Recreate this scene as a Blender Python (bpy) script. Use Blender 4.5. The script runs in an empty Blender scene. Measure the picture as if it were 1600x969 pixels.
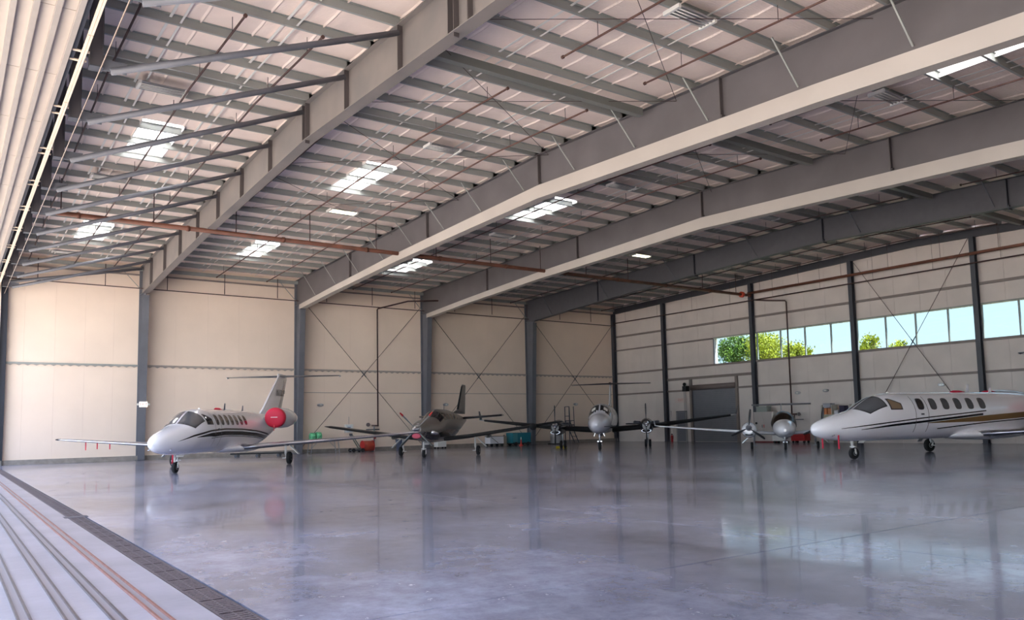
import bpy, bmesh, math, random
from mathutils import Vector, Matrix
random.seed(7)
PI = math.pi
SC = bpy.context.scene
COL = SC.collection

# ------------------------------------------------------------------ camera
CAM = Vector((49.5719, -45.6130, 1.5454))
yaw, pit, rol = 2.5171771, 0.0901928, -0.0212457
cd = Vector((math.cos(yaw)*math.cos(pit), math.sin(yaw)*math.cos(pit), math.sin(pit)))
cr = cd.cross(Vector((0, 0, 1))).normalized()
cu = cr.cross(cd)
cr2 = math.cos(rol)*cr + math.sin(rol)*cu
cu2 = -math.sin(rol)*cr + math.cos(rol)*cu
cam_data = bpy.data.cameras.new('camera')
cam_data.sensor_width = 36.0
cam_data.lens = 1247.636*36.0/1600.0
cam_data.shift_x = -11.33/1600.0
cam_data.shift_y = 66.26/1600.0
cam_data.clip_start = 0.05
cam_data.clip_end = 600
cam = bpy.data.objects.new('camera', cam_data)
cam.matrix_world = Matrix(((cr2.x, cu2.x, -cd.x, CAM.x), (cr2.y, cu2.y, -cd.y, CAM.y), (cr2.z, cu2.z, -cd.z, CAM.z), (0, 0, 0, 1)))
COL.objects.link(cam)
SC.camera = cam

# ------------------------------------------------------------------ sky, sun, exposure
W = bpy.data.worlds.new('sky'); SC.world = W; W.use_nodes = True
wn = W.node_tree.nodes; wl = W.node_tree.links; wn.clear()
wo = wn.new('ShaderNodeOutputWorld'); wb = wn.new('ShaderNodeBackground'); wl.new(wb.outputs[0], wo.inputs[0])
wt = wn.new('ShaderNodeTexCoord'); wsx = wn.new('ShaderNodeSeparateXYZ'); wr = wn.new('ShaderNodeValToRGB')
wl.new(wt.outputs['Generated'], wsx.inputs[0]); wl.new(wsx.outputs['Z'], wr.inputs[0]); wl.new(wr.outputs[0], wb.inputs[0])
wr.color_ramp.elements[0].position = 0.0; wr.color_ramp.elements[0].color = (0.80, 0.93, 1.0, 1)
wr.color_ramp.elements[1].position = 1.0; wr.color_ramp.elements[1].color = (0.42, 0.52, 0.82, 1)
e = wr.color_ramp.elements.new(0.30); e.color = (0.62, 0.74, 0.97, 1)
wb.inputs[1].default_value = 2.25
sun_d = bpy.data.lights.new('sun', 'SUN'); sun_d.energy = 17.0; sun_d.angle = math.radians(0.6); sun_d.color = (1.0, 0.93, 0.86)
sun = bpy.data.objects.new('sun', sun_d); COL.objects.link(sun)
SUN_EL, SUN_AZ = math.radians(52), math.radians(18)      # in the sky beyond the right-hand wall, slightly behind the building
sv = Vector((math.cos(SUN_EL)*math.cos(SUN_AZ), math.cos(SUN_EL)*math.sin(SUN_AZ), math.sin(SUN_EL)))
sun.rotation_euler = sv.to_track_quat('Z', 'Y').to_euler()
sun.location = (60, 20, 60)
SC.view_settings.view_transform = 'Standard'
SC.view_settings.look = 'None'
SC.view_settings.gamma = 1
SC.view_settings.use_curve_mapping = False
SC.view_settings.exposure = 1.14
SC.cycles.max_bounces = 9
SC.cycles.diffuse_bounces = 6
SC.cycles.glossy_bounces = 4
SC.cycles.transmission_bounces = 6
SC.cycles.transparent_max_bounces = 8
SC.cycles.caustics_reflective = False
SC.cycles.caustics_refractive = False
SC.cycles.sample_clamp_indirect = 6
SC.cycles.use_denoising = True

# ------------------------------------------------------------------ materials
def srgb(c):
    return tuple(((v/255)/12.92 if v/255 <= 0.04045 else ((v/255+0.055)/1.055)**2.4) for v in c)
MATS = {}
def mat(name, c, rough=0.5, metal=0.0, var=0.0, scale=3.0, bump=0.0, bscale=40.0, stretch=None, c2=None, coat=0.0, rvar=0.0):
    if name in MATS: return MATS[name]
    m = bpy.data.materials.new(name); m.use_nodes = True; MATS[name] = m
    n = m.node_tree.nodes; l = m.node_tree.links; b = n['Principled BSDF']
    col = (*srgb(c), 1)
    b.inputs['Base Color'].default_value = col; b.inputs['Roughness'].default_value = rough; b.inputs['Metallic'].default_value = metal
    if coat: b.inputs['Coat Weight'].default_value = coat; b.inputs['Coat Roughness'].default_value = 0.06
    if var or c2 or bump or rvar:
        tc = n.new('ShaderNodeTexCoord'); mp = n.new('ShaderNodeMapping'); l.new(tc.outputs['Object'], mp.inputs[0])
        if stretch: mp.inputs['Scale'].default_value = stretch
        nz = n.new('ShaderNodeTexNoise'); nz.inputs['Scale'].default_value = scale; nz.inputs['Detail'].default_value = 6; l.new(mp.outputs[0], nz.inputs[0])
        if var or c2:
            rp = n.new('ShaderNodeValToRGB'); l.new(nz.outputs[0], rp.inputs[0])
            a = tuple(min(1, x*(1-var)) for x in col[:3]); z = tuple(min(1, x*(1+var)) for x in (srgb(c2) if c2 else col[:3]))
            rp.color_ramp.elements[0].position = 0.35; rp.color_ramp.elements[0].color = (*a, 1)
            rp.color_ramp.elements[1].position = 0.68; rp.color_ramp.elements[1].color = (*z, 1)
            l.new(rp.outputs[0], b.inputs['Base Color'])
        if rvar:
            mr = n.new('ShaderNodeMapRange'); l.new(nz.outputs[0], mr.inputs[0])
            mr.inputs[3].default_value = rough-rvar; mr.inputs[4].default_value = rough+rvar; l.new(mr.outputs[0], b.inputs['Roughness'])
        if bump:
            nb = n.new('ShaderNodeTexNoise'); nb.inputs['Scale'].default_value = bscale; l.new(mp.outputs[0], nb.inputs[0])
            bp = n.new('ShaderNodeBump'); bp.inputs['Strength'].default_value = bump; bp.inputs['Distance'].default_value = 0.02
            l.new(nb.outputs[0], bp.inputs['Height']); l.new(bp.outputs[0], b.inputs['Normal'])
    return m

def rib_mat(name, c, axis, freq, dist=0.01, rough=0.6, var=0.05):
    """Painted or faced metal sheet with fine parallel ribs as relief."""
    m = mat(name, c, rough, var=var, scale=0.8)
    n = m.node_tree.nodes; l = m.node_tree.links
    tc = n.new('ShaderNodeTexCoord'); wv = n.new('ShaderNodeTexWave'); wv.bands_direction = axis
    wv.inputs['Scale'].default_value = freq; l.new(tc.outputs['Object'], wv.inputs[0])
    bp = n.new('ShaderNodeBump'); bp.inputs['Strength'].default_value = 0.45; bp.inputs['Distance'].default_value = dist
    l.new(wv.outputs['Fac'], bp.inputs['Height']); l.new(bp.outputs[0], n['Principled BSDF'].inputs['Normal'])
    return m

STEEL = mat('grey_painted_steel', (104, 106, 114), 0.5, 0.0, 0.08, 1.5)
STEELD = mat('dark_painted_steel', (70, 72, 80), 0.5, 0.0, 0.08, 1.5)
RAFT = mat('rafter_paint', (122, 117, 116), 0.55, 0.0, 0.07, 0.7, c2=(130, 122, 118))
CREAMF = mat('cream_paint_band', (186, 178, 170), 0.6, 0.0, 0.05, 0.6)
GALV = mat('galvanised_steel', (154, 157, 153), 0.5, 0.0, 0.08, 2.0)
NAVY = mat('dark_navy_steel', (40, 44, 56), 0.5, 0.0, 0.1, 1.0)
RUST = mat('rusty_red_pipe', (98, 64, 54), 0.65, 0.0, 0.2, 3.0, c2=(84, 60, 54))
RUSTD = mat('dark_brown_pipe', (72, 50, 48), 0.6, 0.0, 0.15, 3.0)
RUSTM = mat('orange_rust_pipe', (108, 68, 52), 0.6, 0.0, 0.25, 2.0, c2=(110, 66, 50))
REDV = mat('red_valve_paint', (205, 70, 40), 0.45)
WHITEP = mat('white_gloss_paint', (236, 236, 240), 0.18, coat=0.6)
WHITEM = mat('white_matt_paint', (228, 226, 222), 0.5)
LTRAIL = mat('cream_rail_paint', (222, 205, 186), 0.45, var=0.05)
INSUL = rib_mat('white_roof_insulation', (246, 228, 218), 'X', 6.0, 0.012)
WALLA = mat('cream_wall_facing', (238, 219, 202), 0.65, var=0.03, scale=0.5, bump=0.12, bscale=3.0)
WALLB = rib_mat('off_white_ribbed_sheet', (222, 212, 206), 'X', 8.0, 0.006)
SOFF = mat('cream_soffit_sheet', (190, 178, 168), 0.55, var=0.04, scale=1.0)
SOFFR = mat('grey_soffit_rib', (150, 142, 136), 0.5, var=0.04)
CURB = mat('concrete_curb', (150, 142, 134), 0.8, var=0.15, scale=4, bump=0.3)
GIRT = mat('brown_grey_girt', (138, 127, 122), 0.55, var=0.05)
GIRTL = mat('grey_fold_insulation', (172, 162, 154), 0.7, var=0.05)
BLACK = mat('black_rubber', (24, 24, 26), 0.75)
BLKG = mat('black_gloss', (16, 16, 20), 0.15)
CHROME = mat('polished_metal', (235, 235, 240), 0.12, 1.0)
ALU = mat('brushed_aluminium', (190, 192, 196), 0.32, 0.9)
REDC = mat('red_cover_fabric', (214, 34, 66), 0.6, bump=0.2, bscale=12)
REDP = mat('red_paint', (178, 32, 34), 0.4)
GOLD = mat('gold_stripe_paint', (140, 108, 66), 0.25, 0.3)
GLASSD = mat('dark_tinted_glass', (30, 32, 38), 0.06, coat=0.8)
GLASSG = mat('grey_cabin_glass', (96, 98, 102), 0.08, coat=0.8)
GREYSHUT = mat('dark_grey_shutter', (124, 125, 132), 0.45, 0.1, 0.05, 2)
JETW = mat('white_jet_paint', (245, 245, 250), 0.14, coat=0.9)
SILV = mat('silver_white_paint', (222, 223, 230), 0.2, 0.0, coat=0.7)
DARKG = mat('dark_taupe_aircraft_paint', (112, 105, 99), 0.28, 0.0, coat=0.5)
DARKN = mat('black_navy_aircraft_paint', (26, 26, 34), 0.12, 0.1, coat=0.9)
STONE = mat('grey_under_wing', (92, 94, 98), 0.35)

def floor_material():
    m = bpy.data.materials.new('polished_concrete'); m.use_nodes = True
    n = m.node_tree.nodes; l = m.node_tree.links; b = n['Principled BSDF']
    geo = n.new('ShaderNodeNewGeometry')
    n1 = n.new('ShaderNodeTexNoise'); n1.inputs['Scale'].default_value = 0.32; n1.inputs['Detail'].default_value = 8; n1.inputs['Roughness'].default_value = 0.62
    n2 = n.new('ShaderNodeTexNoise'); n2.inputs['Scale'].default_value = 2.4; n2.inputs['Detail'].default_value = 12; n2.inputs['Roughness'].default_value = 0.78; n2.inputs['Distortion'].default_value = 0.15
    for q in (n1, n2): l.new(geo.outputs['Position'], q.inputs[0])
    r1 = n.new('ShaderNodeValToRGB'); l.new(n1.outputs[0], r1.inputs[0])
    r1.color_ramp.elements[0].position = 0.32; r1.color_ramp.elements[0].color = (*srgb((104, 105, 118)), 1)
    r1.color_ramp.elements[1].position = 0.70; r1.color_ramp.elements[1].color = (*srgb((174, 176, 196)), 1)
    r2 = n.new('ShaderNodeValToRGB'); l.new(n2.outputs[0], r2.inputs[0])
    r2.color_ramp.elements[0].position = 0.34; r2.color_ramp.elements[0].color = (0.40, 0.40, 0.44, 1)
    r2.color_ramp.elements[1].position = 0.66; r2.color_ramp.elements[1].color = (1, 1, 1, 1)
    mx = n.new('ShaderNodeMix'); mx.data_type = 'RGBA'; mx.blend_type = 'MULTIPLY'; mx.inputs[0].default_value = 0.85
    l.new(r1.outputs[0], mx.inputs[6]); l.new(r2.outputs[0], mx.inputs[7]); l.new(mx.outputs[2], b.inputs['Base Color'])
    mr = n.new('ShaderNodeMapRange'); l.new(n2.outputs[0], mr.inputs[0]); mr.inputs[3].default_value = 0.38; mr.inputs[4].default_value = 0.10
    l.new(mr.outputs[0], b.inputs['Roughness'])
    b.inputs['Specular IOR Level'].default_value = 0.5
    b.inputs['Coat Weight'].default_value = 0.30; b.inputs['Coat Roughness'].default_value = 0.06
    n3 = n.new('ShaderNodeTexNoise'); n3.inputs['Scale'].default_value = 1.3; n3.inputs['Detail'].default_value = 1.5; l.new(geo.outputs['Position'], n3.inputs[0])
    bp = n.new('ShaderNodeBump'); bp.inputs['Strength'].default_value = 0.08; bp.inputs['Distance'].default_value = 0.02
    l.new(n3.outputs[0], bp.inputs['Height']); l.new(bp.outputs[0], b.inputs['Normal']); l.new(bp.outputs[0], b.inputs['Coat Normal'])
    return m
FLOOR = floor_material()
APRON = mat('door_strip_concrete', (150, 145, 152), 0.38, var=0.12, scale=1.2, bump=0.15, bscale=8)
OUTG = mat('outdoor_concrete', (196, 188, 176), 0.85, var=0.1, scale=0.6)
GRATE = mat('cast_iron_grate', (96, 84, 86), 0.6, 0.3, 0.25, 30, bump=0.6, bscale=60)
RAILR = mat('rusty_rail_steel', (140, 92, 78), 0.5, 0.2, 0.2, 6)
RAILG = mat('worn_rail_steel', (88, 76, 76), 0.45, 0.2, 0.2, 6)

def glass_material(name, tint, mixf):
    m = bpy.data.materials.new(name); m.use_nodes = True
    n = m.node_tree.nodes; l = m.node_tree.links; n.clear()
    o = n.new('ShaderNodeOutputMaterial'); mx = n.new('ShaderNodeMixShader'); t = n.new('ShaderNodeBsdfTransparent'); g = n.new('ShaderNodeBsdfGlossy')
    t.inputs[0].default_value = (*tint, 1); g.inputs[0].default_value = (0.8, 0.85, 0.9, 1); g.inputs['Roughness'].default_value = 0.02
    mx.inputs[0].default_value = mixf; l.new(t.outputs[0], mx.inputs[1]); l.new(g.outputs[0], mx.inputs[2]); l.new(mx.outputs[0], o.inputs[0])
    return m
WINGLASS = glass_material('window_glass', (0.46, 0.52, 0.53), 0.04)
def skylight_material():
    m = bpy.data.materials.new('translucent_skylight'); m.use_nodes = True
    n = m.node_tree.nodes; l = m.node_tree.links; n.clear()
    o = n.new('ShaderNodeOutputMaterial'); mx = n.new('ShaderNodeMixShader'); t = n.new('ShaderNodeBsdfTransparent'); g = n.new('ShaderNodeBsdfTranslucent')
    t.inputs[0].default_value = (0.9, 0.95, 1, 1); g.inputs[0].default_value = (0.92, 0.92, 0.9, 1); mx.inputs[0].default_value = 1.0
    l.new(t.outputs[0], mx.inputs[1]); l.new(g.outputs[0], mx.inputs[2]); l.new(mx.outputs[0], o.inputs[0])
    return m
SKYL = skylight_material()
def emit(name, c, s):
    m = bpy.data.materials.new(name); m.use_nodes = True
    b = m.node_tree.nodes['Principled BSDF']; b.inputs['Base Color'].default_value = (*c, 1)
    b.inputs['Emission Color'].default_value = (*c, 1); b.inputs['Emission Strength'].default_value = s
    return m
TUBEON = emit('lit_fluorescent_tube', (1.0, 0.88, 0.62), 3.0)
LAMPON = mat('frosted_lamp_lens', (236, 234, 226), .3)

# ------------------------------------------------------------------ mesh helpers
class MB:
    def __init__(s): s.v = []; s.f = []; s.sm = []
    def add(s, vs, fs, smooth=False):
        o = len(s.v); s.v += [tuple(v) for v in vs]; s.f += [tuple(i+o for i in f) for f in fs]; s.sm += [smooth]*len(fs); return s
    def box(s, x0, x1, y0, y1, z0, z1):
        x0, x1 = min(x0, x1), max(x0, x1); y0, y1 = min(y0, y1), max(y0, y1); z0, z1 = min(z0, z1), max(z0, z1)
        return s.add([(x0,y0,z0),(x1,y0,z0),(x1,y1,z0),(x0,y1,z0),(x0,y0,z1),(x1,y0,z1),(x1,y1,z1),(x0,y1,z1)],
                     [(0,3,2,1),(4,5,6,7),(0,1,5,4),(1,2,6,5),(2,3,7,6),(3,0,4,7)])
    def obox(s, c, ax, ay, az, hx, hy, hz):
        c = Vector(c); vs = []
        for k in (-1, 1):
            for (i, j) in ((-1,-1),(1,-1),(1,1),(-1,1)): vs.append(c+ax*hx*i+ay*hy*j+az*hz*k)
        return s.add(vs, [(0,3,2,1),(4,5,6,7),(0,1,5,4),(1,2,6,5),(2,3,7,6),(3,0,4,7)])
    def bar(s, a, b, w, h, up=Vector((0,0,1))):
        a, b = Vector(a), Vector(b); d = (b-a).normalized()
        sd = d.cross(up)
        if sd.length < 1e-4: sd = d.cross(Vector((0,1,0)))
        sd.normalize(); u = sd.cross(d)
        return s.obox((a+b)/2, d, sd, u, (b-a).length/2, w/2, h/2)
    def tube(s, pts, r, n=8, r2=None, cap=True):
        pts = [Vector(p) for p in pts]; o = len(s.v); m = len(pts)
        prev = None
        for i, p in enumerate(pts):
            d = (pts[min(i+1, m-1)]-pts[max(i-1, 0)]).normalized()
            if prev is None:
                a = d.cross(Vector((0,0,1)))
                if a.length < 1e-3: a = d.cross(Vector((1,0,0)))
            else: a = prev-d*prev.dot(d)
            a.normalize(); prev = a; b = d.cross(a)
            rr = r if r2 is None else r+(r2-r)*i/(m-1)
            for k in range(n):
                t = 2*PI*k/n; s.v.append(tuple(p+(a*math.cos(t)+b*math.sin(t))*rr))
        for i in range(m-1):
            for k in range(n):
                s.f.append((o+i*n+k, o+i*n+(k+1)%n, o+(i+1)*n+(k+1)%n, o+(i+1)*n+k)); s.sm.append(True)
        if cap:
            s.f.append(tuple(o+k for k in range(n))[::-1]); s.f.append(tuple(o+(m-1)*n+k for k in range(n))); s.sm += [False, False]
        return s
    def loft(s, rings, smooth=True, cap=True, closed=True):
        o = len(s.v); n = len(rings[0])
        for r in rings: s.v += [tuple(p) for p in r]
        for i in range(len(rings)-1):
            for k in range(n if closed else n-1):
                s.f.append((o+i*n+k, o+i*n+(k+1)%n, o+(i+1)*n+(k+1)%n, o+(i+1)*n+k)); s.sm.append(smooth)
        if cap:
            s.f.append(tuple(o+k for k in range(n))[::-1]); s.f.append(tuple(o+(len(rings)-1)*n+k for k in range(n))); s.sm += [False, False]
        return s
    def lathe(s, prof, c=(0,0,0), axis='x', n=20, cap=True):
        """prof: (along, radius)"""
        rings = []
        for (a, r) in prof:
            ring = []
            for k in range(n):
                t = 2*PI*k/n; p, q = r*math.cos(t), r*math.sin(t)
                v = {'x': (a, p, q), 'y': (p, a, q), 'z': (p, q, a)}[axis]
                ring.append((c[0]+v[0], c[1]+v[1], c[2]+v[2]))
            rings.append(ring)
        return s.loft(rings, True, cap)
    def xform(s, M):
        s.v = [tuple(M @ Vector(v)) for v in s.v]; return s
    def build(s, name, m, parent=None, label=None):
        me = bpy.data.meshes.new(name); me.from_pydata(s.v, [], s.f); me.update()
        me.polygons.foreach_set('use_smooth', s.sm)
        bm = bmesh.new(); bm.from_mesh(me); bmesh.ops.recalc_face_normals(bm, faces=bm.faces); bm.to_mesh(me); bm.free()
        me.materials.append(m)
        return link(name, me, parent, label)
def link(name, me, parent=None, label=None):
    o = bpy.data.objects.new(name, me); COL.objects.link(o)
    if parent is not None: o.parent = parent
    if label: o['label'] = label
    return o
def thing(name, label, cat, loc=(0,0,0), rz=0, group=None, kind=None):
    o = bpy.data.objects.new(name, None); COL.objects.link(o); o.location = loc; o.rotation_euler = (0, 0, rz); o.empty_display_size = 0.3
    o['label'] = label
    if cat: o['category'] = cat
    if group: o['group'] = group
    if kind: o['kind'] = kind
    return o
def tag(o, label, cat, group=None, kind=None):
    o['label'] = label; o['category'] = cat
    if group: o['group'] = group
    if kind: o['kind'] = kind
    return o
def struct(o, label, cat):
    o['kind'] = 'structure'; o['label'] = label; o['category'] = cat; return o
def lerp(tab, x):
    if x <= tab[0][0]: return tab[0][1]
    for (a, b), (c, d) in zip(tab, tab[1:]):
        if x <= c: return b+(d-b)*(x-a)/(c-a)
    return tab[-1][1]
ORD = ['first', 'second', 'third', 'fourth', 'fifth', 'sixth', 'seventh', 'eighth', 'ninth', 'tenth', 'eleventh', 'twelfth', 'thirteenth', 'fourteenth', 'fifteenth', 'sixteenth']

# ------------------------------------------------------------------ hangar geometry
S = 9.144; BW = 52.0; YD = -43.40; YR = -43.74
def RT(x): return 11.05+0.0287*min(x, BW-x)            # top of the rafters
def RZ(x): return RT(x)+0.24                            # ceiling sheets on the purlins
ZB = [(0.9, 9.42), (6, 9.75), (14, 10.18), (26, 10.60), (38, 10.18), (46, 9.75), (51.1, 9.42)]
def zb(x): return lerp(ZB, x)

# floor: slabs with sawn joints
fl = struct(MB().box(-0.2, BW+0.2, YD, 0.2, -0.3, -0.025).build('floor', mat('joint_shadow_concrete', (70, 66, 70), 0.9)), 'polished bluish grey concrete hangar floor in large slabs', 'floor')
nx, ny = 6, 5
for i in range(nx):
    for j in range(ny):
        x0, x1 = -0.2+(BW+0.4)*i/nx, -0.2+(BW+0.4)*(i+1)/nx
        y1, y0 = -S*j+(0.2 if j == 0 else 0), (-S*(j+1) if j < ny-1 else YD)
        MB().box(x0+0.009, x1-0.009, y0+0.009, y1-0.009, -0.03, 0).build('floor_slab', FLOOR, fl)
# trench drain with grate pieces
dr = thing('trench_drain', 'dark brown cast iron trench grate running across the doorway floor', 'drain', (0, -43.55, 0))
MB().box(0, BW, -0.13, 0.14, -0.06, -0.035).build('channel_bed', STEELD, dr)
for sy in (-1, 1): MB().box(0, BW, sy*0.13, sy*0.118, -0.05, 0.002).build('frame_angle', RAILG, dr)
gm = MB()
for k in range(8):
    x = 0.03+k*0.075; gm.box(x, x+0.052, -0.108, 0.108, -0.02, 0.0)
gm.box(0.01, 0.63, -0.115, -0.1, -0.02, 0.001).box(0.01, 0.63, 0.1, 0.115, -0.02, 0.001).box(0.01, 0.63, -0.01, 0.01, -0.02, 0.0005)
g0 = gm.build('grate_section', GRATE, dr); gme = g0.data
for k in range(1, 81):
    o = link('grate_section', gme, dr); o.location = (k*0.643, 0, 0)
MB().box(32.25, 32.55, -0.19, 0.20, -0.02, 0.006).build('sump_cover', mat('dark_sump_plate', (84, 80, 88), 0.5, 0.3), dr)
# door strip and outside ground
ap = struct(MB().box(-14, 66, -46.6, -43.69, -0.3, 0).build('ground', APRON), 'pale concrete strip under the sliding door rails', 'ground')
struct(MB().box(-60, 140, -150, -46.6, -0.3, -0.004).build('apron_ground', OUTG), 'sunlit concrete apron outside the open hangar doorway', 'ground')
struct(MB().box(-80, 160, 0.45, 160, -0.4, -0.05).build('rear_ground', mat('dry_grass_ground', (150, 146, 110), 0.95, var=0.2)), 'dry ground behind the hangar seen beyond the windows', 'ground')
for k, y in enumerate((-44.07, -44.38, -44.69, -45.01, -45.33)):
    lab = ['rust red double door rail in the floor nearest the trench grate', 'worn steel double door rail, second from the trench grate', 'worn steel double door rail, third from the trench grate', 'worn steel double door rail, fourth from the trench grate', 'worn steel double door rail, outermost of the five'][k]
    r = thing('door_rail', lab, 'rail', (0, y, 0), 0, 'sliding door rails in the floor')
    m = RAILR if k == 0 else RAILG
    MB().box(-13, 65, -0.032, 0.032, -0.0, 0.006).build('groove_bed', mat('grey_rail_bed', (140, 132, 136), 0.4, 0.2), r)
    for sy in (-1, 1): MB().box(-13, 65, sy*0.032, sy*0.052, 0, 0.022).build('guide_flange', m, r)

# ceiling strips (insulation facing) with skylight openings
SKX = [(4.6, 8.1), (18.3, 21.7), (38.2, 43.0), (46.0, 49.4)]  # last row is an unseen addition that brightens the interior
SKY = [(-40.65, -39.35), (-32.65, -31.35), (-23.35, -22.05)]
PX = [26+1.55*k for k in range(-16, 17) if k != 0]+[25.8, 26.2]
PX.sort()
cl = struct(MB().box(-0.05, 0.05, YR, 0.1, RZ(0)-0.06, RZ(0)+0.12).build('ceiling', INSUL), 'white insulated roof sheets above grey steel purlins', 'ceiling')
yed = [0.1, -1.83, -3.66, -5.49, -7.32, -9.14, -10.97, -12.8, -14.63, -16.46, -18.29, -20.2, -22.05, -23.35, -25.3, -27.43, -29.4, -31.35, -32.65, -34.6, -36.58, -38.0, -39.35, -40.65, -42.0, YR]
for a, b in zip(yed, yed[1:]):
    rows = [s for s in SKY if abs(s[0]-b) < 0.01]
    for (h0, h1) in ((0.0, 26.0), (26.0, 52.0)):
        xs = sorted(set([h0, h1]+[x for x in PX if h0 < x < h1]+[(p+q)/2 for p, q in zip(PX, PX[1:]) if h0 < (p+q)/2 < h1]+[v for s in SKX for v in s if h0 < v < h1]))
        mb = MB()
        for x0, x1 in zip(xs, xs[1:]):
            if rows and any(s[0]-0.01 <= x0 and x1 <= s[1]+0.01 for s in SKX): continue
            def zz(x): return RZ(x)-(0.035 if min(abs(x-p) for p in PX) > 0.3 else 0)
            q = []
            for (y, dz) in ((a, -0.03), (a-0.05, 0.0), (b+0.05, 0.0), (b, -0.03)):
                q += [(x0, y, zz(x0)+dz), (x1, y, zz(x1)+dz)]
            mb.add(q, [(0,1,3,2), (2,3,5,4), (4,5,7,6)])
        mb.build('roof_sheet', INSUL, cl)
# purlins, one per bay and line
zsec = MB()
L0 = 1.0
for (y0, y1) in ((0, 1),):
    zsec.box(-0.004, 0.004, y0, y1, 0, 0.22).box(0, 0.07, y0, y1, 0.212, 0.22).box(-0.07, 0, y0, y1, 0, 0.008)
pm0 = zsec.build('purlin', GALV, cl); pmesh = pm0.data; bpy.data.objects.remove(pm0)
FR = [0.1, -S, -2*S, -3*S, -4*S, YR]
for j in range(5):
    ya, yb = FR[j], FR[j+1]
    for x in PX:
        o = link('purlin', pmesh, cl); o.location = (x, yb-0.1, RT(x)+0.01); o.scale = (1, ya-yb+0.2 if j else ya-yb+0.1, 1)
# sag straps: light flat pairs running up the slope
for j in range(5):
    ya, yb = FR[j], FR[j+1]
    for fr_ in (0.33, 0.67):
        y = ya+(yb-ya)*fr_
        for (xa, xb) in ((0.2, 26), (26, 51.8)):
            m = MB()
            m.bar((xa, y, RT(xa)+0.16), (xb, y, RT(xb)+0.16), 0.07, 0.01); m.build('sag_strap', WHITEM, cl)
            m = MB(); m.bar((xa, y+0.24, RT(xa)+0.06), (xb, y+0.24, RT(xb)+0.06), 0.05, 0.01); m.build('sag_strap', WHITEM, cl)
# cable bracing in the roof plane
for j in (1, 2, 3, 4):
    ya, yb = FR[j], FR[j+1]
    for (xa, xb) in ((20.0, 26.5), (26.5, 33.0), (33.0, 39.5), (13.5, 20.0)):
        if j in (3,) or (j in (2,) and xa in (26.5, 33.0)):
            for (p, q) in ((ya, yb), (yb, ya)):
                MB().tube([(xa, p, RT(xa)-0.12), (xb, q, RT(xb)-0.12)], 0.009, 5).build('brace_cable', RUSTD, cl)
# eave strut and heavy channel under the ridge slope
for j in range(5):
    MB().box(0.08, 0.2, FR[j+1], FR[j], 10.82, 11.02).build('eave_strut', GALV, cl)
    if j < 4: MB().box(31.57, 31.78, FR[j+1]+0.25, FR[j]-0.25, RT(31.7)-0.26, RT(31.7)-0.02).build('longitudinal_beam', mat('channel_steel', (124, 126, 122), 0.5), cl)

# skylights
names_y = ['first roof bay', 'second roof bay', 'third roof bay']
names_x = ['near the eave of the left wall', 'midway up the left roof slope', 'on the right roof slope', 'added out of view near the right wall eave']
for iy, (y0, y1) in enumerate(SKY):
    for ix, (x0, x1) in enumerate(SKX):
        xc = (x0+x1)/2; zc = RZ(xc)
        t = thing('skylight', 'bright roof skylight %s, %s' % (names_x[ix], names_y[iy]), 'skylight', (xc, (y0+y1)/2, zc), 0, 'translucent skylights in the roof')
        hx, hy = (x1-x0)/2, (y1-y0)/2; sl = 0.0287*(1 if xc < 26 else -1)
        nseg = 2 if hx < 2 else 3
        for k in range(nseg):
            a, b = -hx+2*hx*k/nseg, -hx+2*hx*(k+1)/nseg
            MB().box(a-.01*k, b+.01, -hy-.01, hy+.01, 0.13+.012*k, 0.14+.012*k).build('skylight_panel', SKYL, t)
        for sy in (-1, 1): MB().box(-hx-.02, hx+.02, sy*hy, sy*(hy+0.02), -0.10, 0.22).build('curb_side', WHITEM, t)
        for sx in (-1, 1): MB().box(sx*hx, sx*(hx+0.02), -hy, hy, sl*sx*hx-0.04, sl*sx*hx+0.2).build('curb_end', WHITEM, t)

# left wall
wa = struct(MB().box(-0.35, -0.12, YR, 0.3, 0, 11.30).build('wall_left', WALLA), 'tall cream left side wall in flush panels between grey columns', 'wall')
for j in range(5):
    ya, yb = FR[j], FR[j+1]
    for k in range(5):
        p, q = ya+(yb-ya)*k/5, ya+(yb-ya)*(k+1)/5
        for (z0, z1) in ((0.25, 5.32), (5.40, 11.24)):
            MB().box(-0.12, -0.002, q+0.0015, p-0.0015, z0, z1).build('wall_panel', WALLA, wa)
    MB().box(-0.02, 0.07, yb+(0.16 if j < 4 else 0), ya-0.16, 5.30, 5.40).build('wall_girt', GALV if j == 4 else GIRTL, wa)
    mb = MB(); nn = int((ya-yb)/0.42)
    for k in range(nn):
        y = ya-0.2-(ya-yb-0.4)*k/nn
        mb.add([(0.015, y, 5.30), (0.015, y-0.3, 5.30), (0.015, y-0.15, 5.23), (0.055, y, 5.30), (0.055, y-0.3, 5.30), (0.055, y-0.15, 5.23)], [(0,1,2), (3,5,4), (0,2,5,3), (1,4,5,2)])
    mb.build('insulation_fold', GIRTL, wa)['kind'] = 'stuff'
    MB().box(-0.02, 0.12, yb+0.16, ya-0.16, 10.55, 10.63).build('wall_girt', GIRT, wa)
for j in (0, 1, 2):
    ya, yb = FR[j], FR[j+1]
    MB().box(-0.02, 0.05, yb+0.2, ya-0.2, 3.86, 3.90).build('wall_girt', GIRTL, wa)
struct(MB().box(-0.1, 0.16, YD, 0.0, 0, 0.25).build('baseboard_left', CURB), 'low concrete curb along the foot of the left wall', 'curb')

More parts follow.
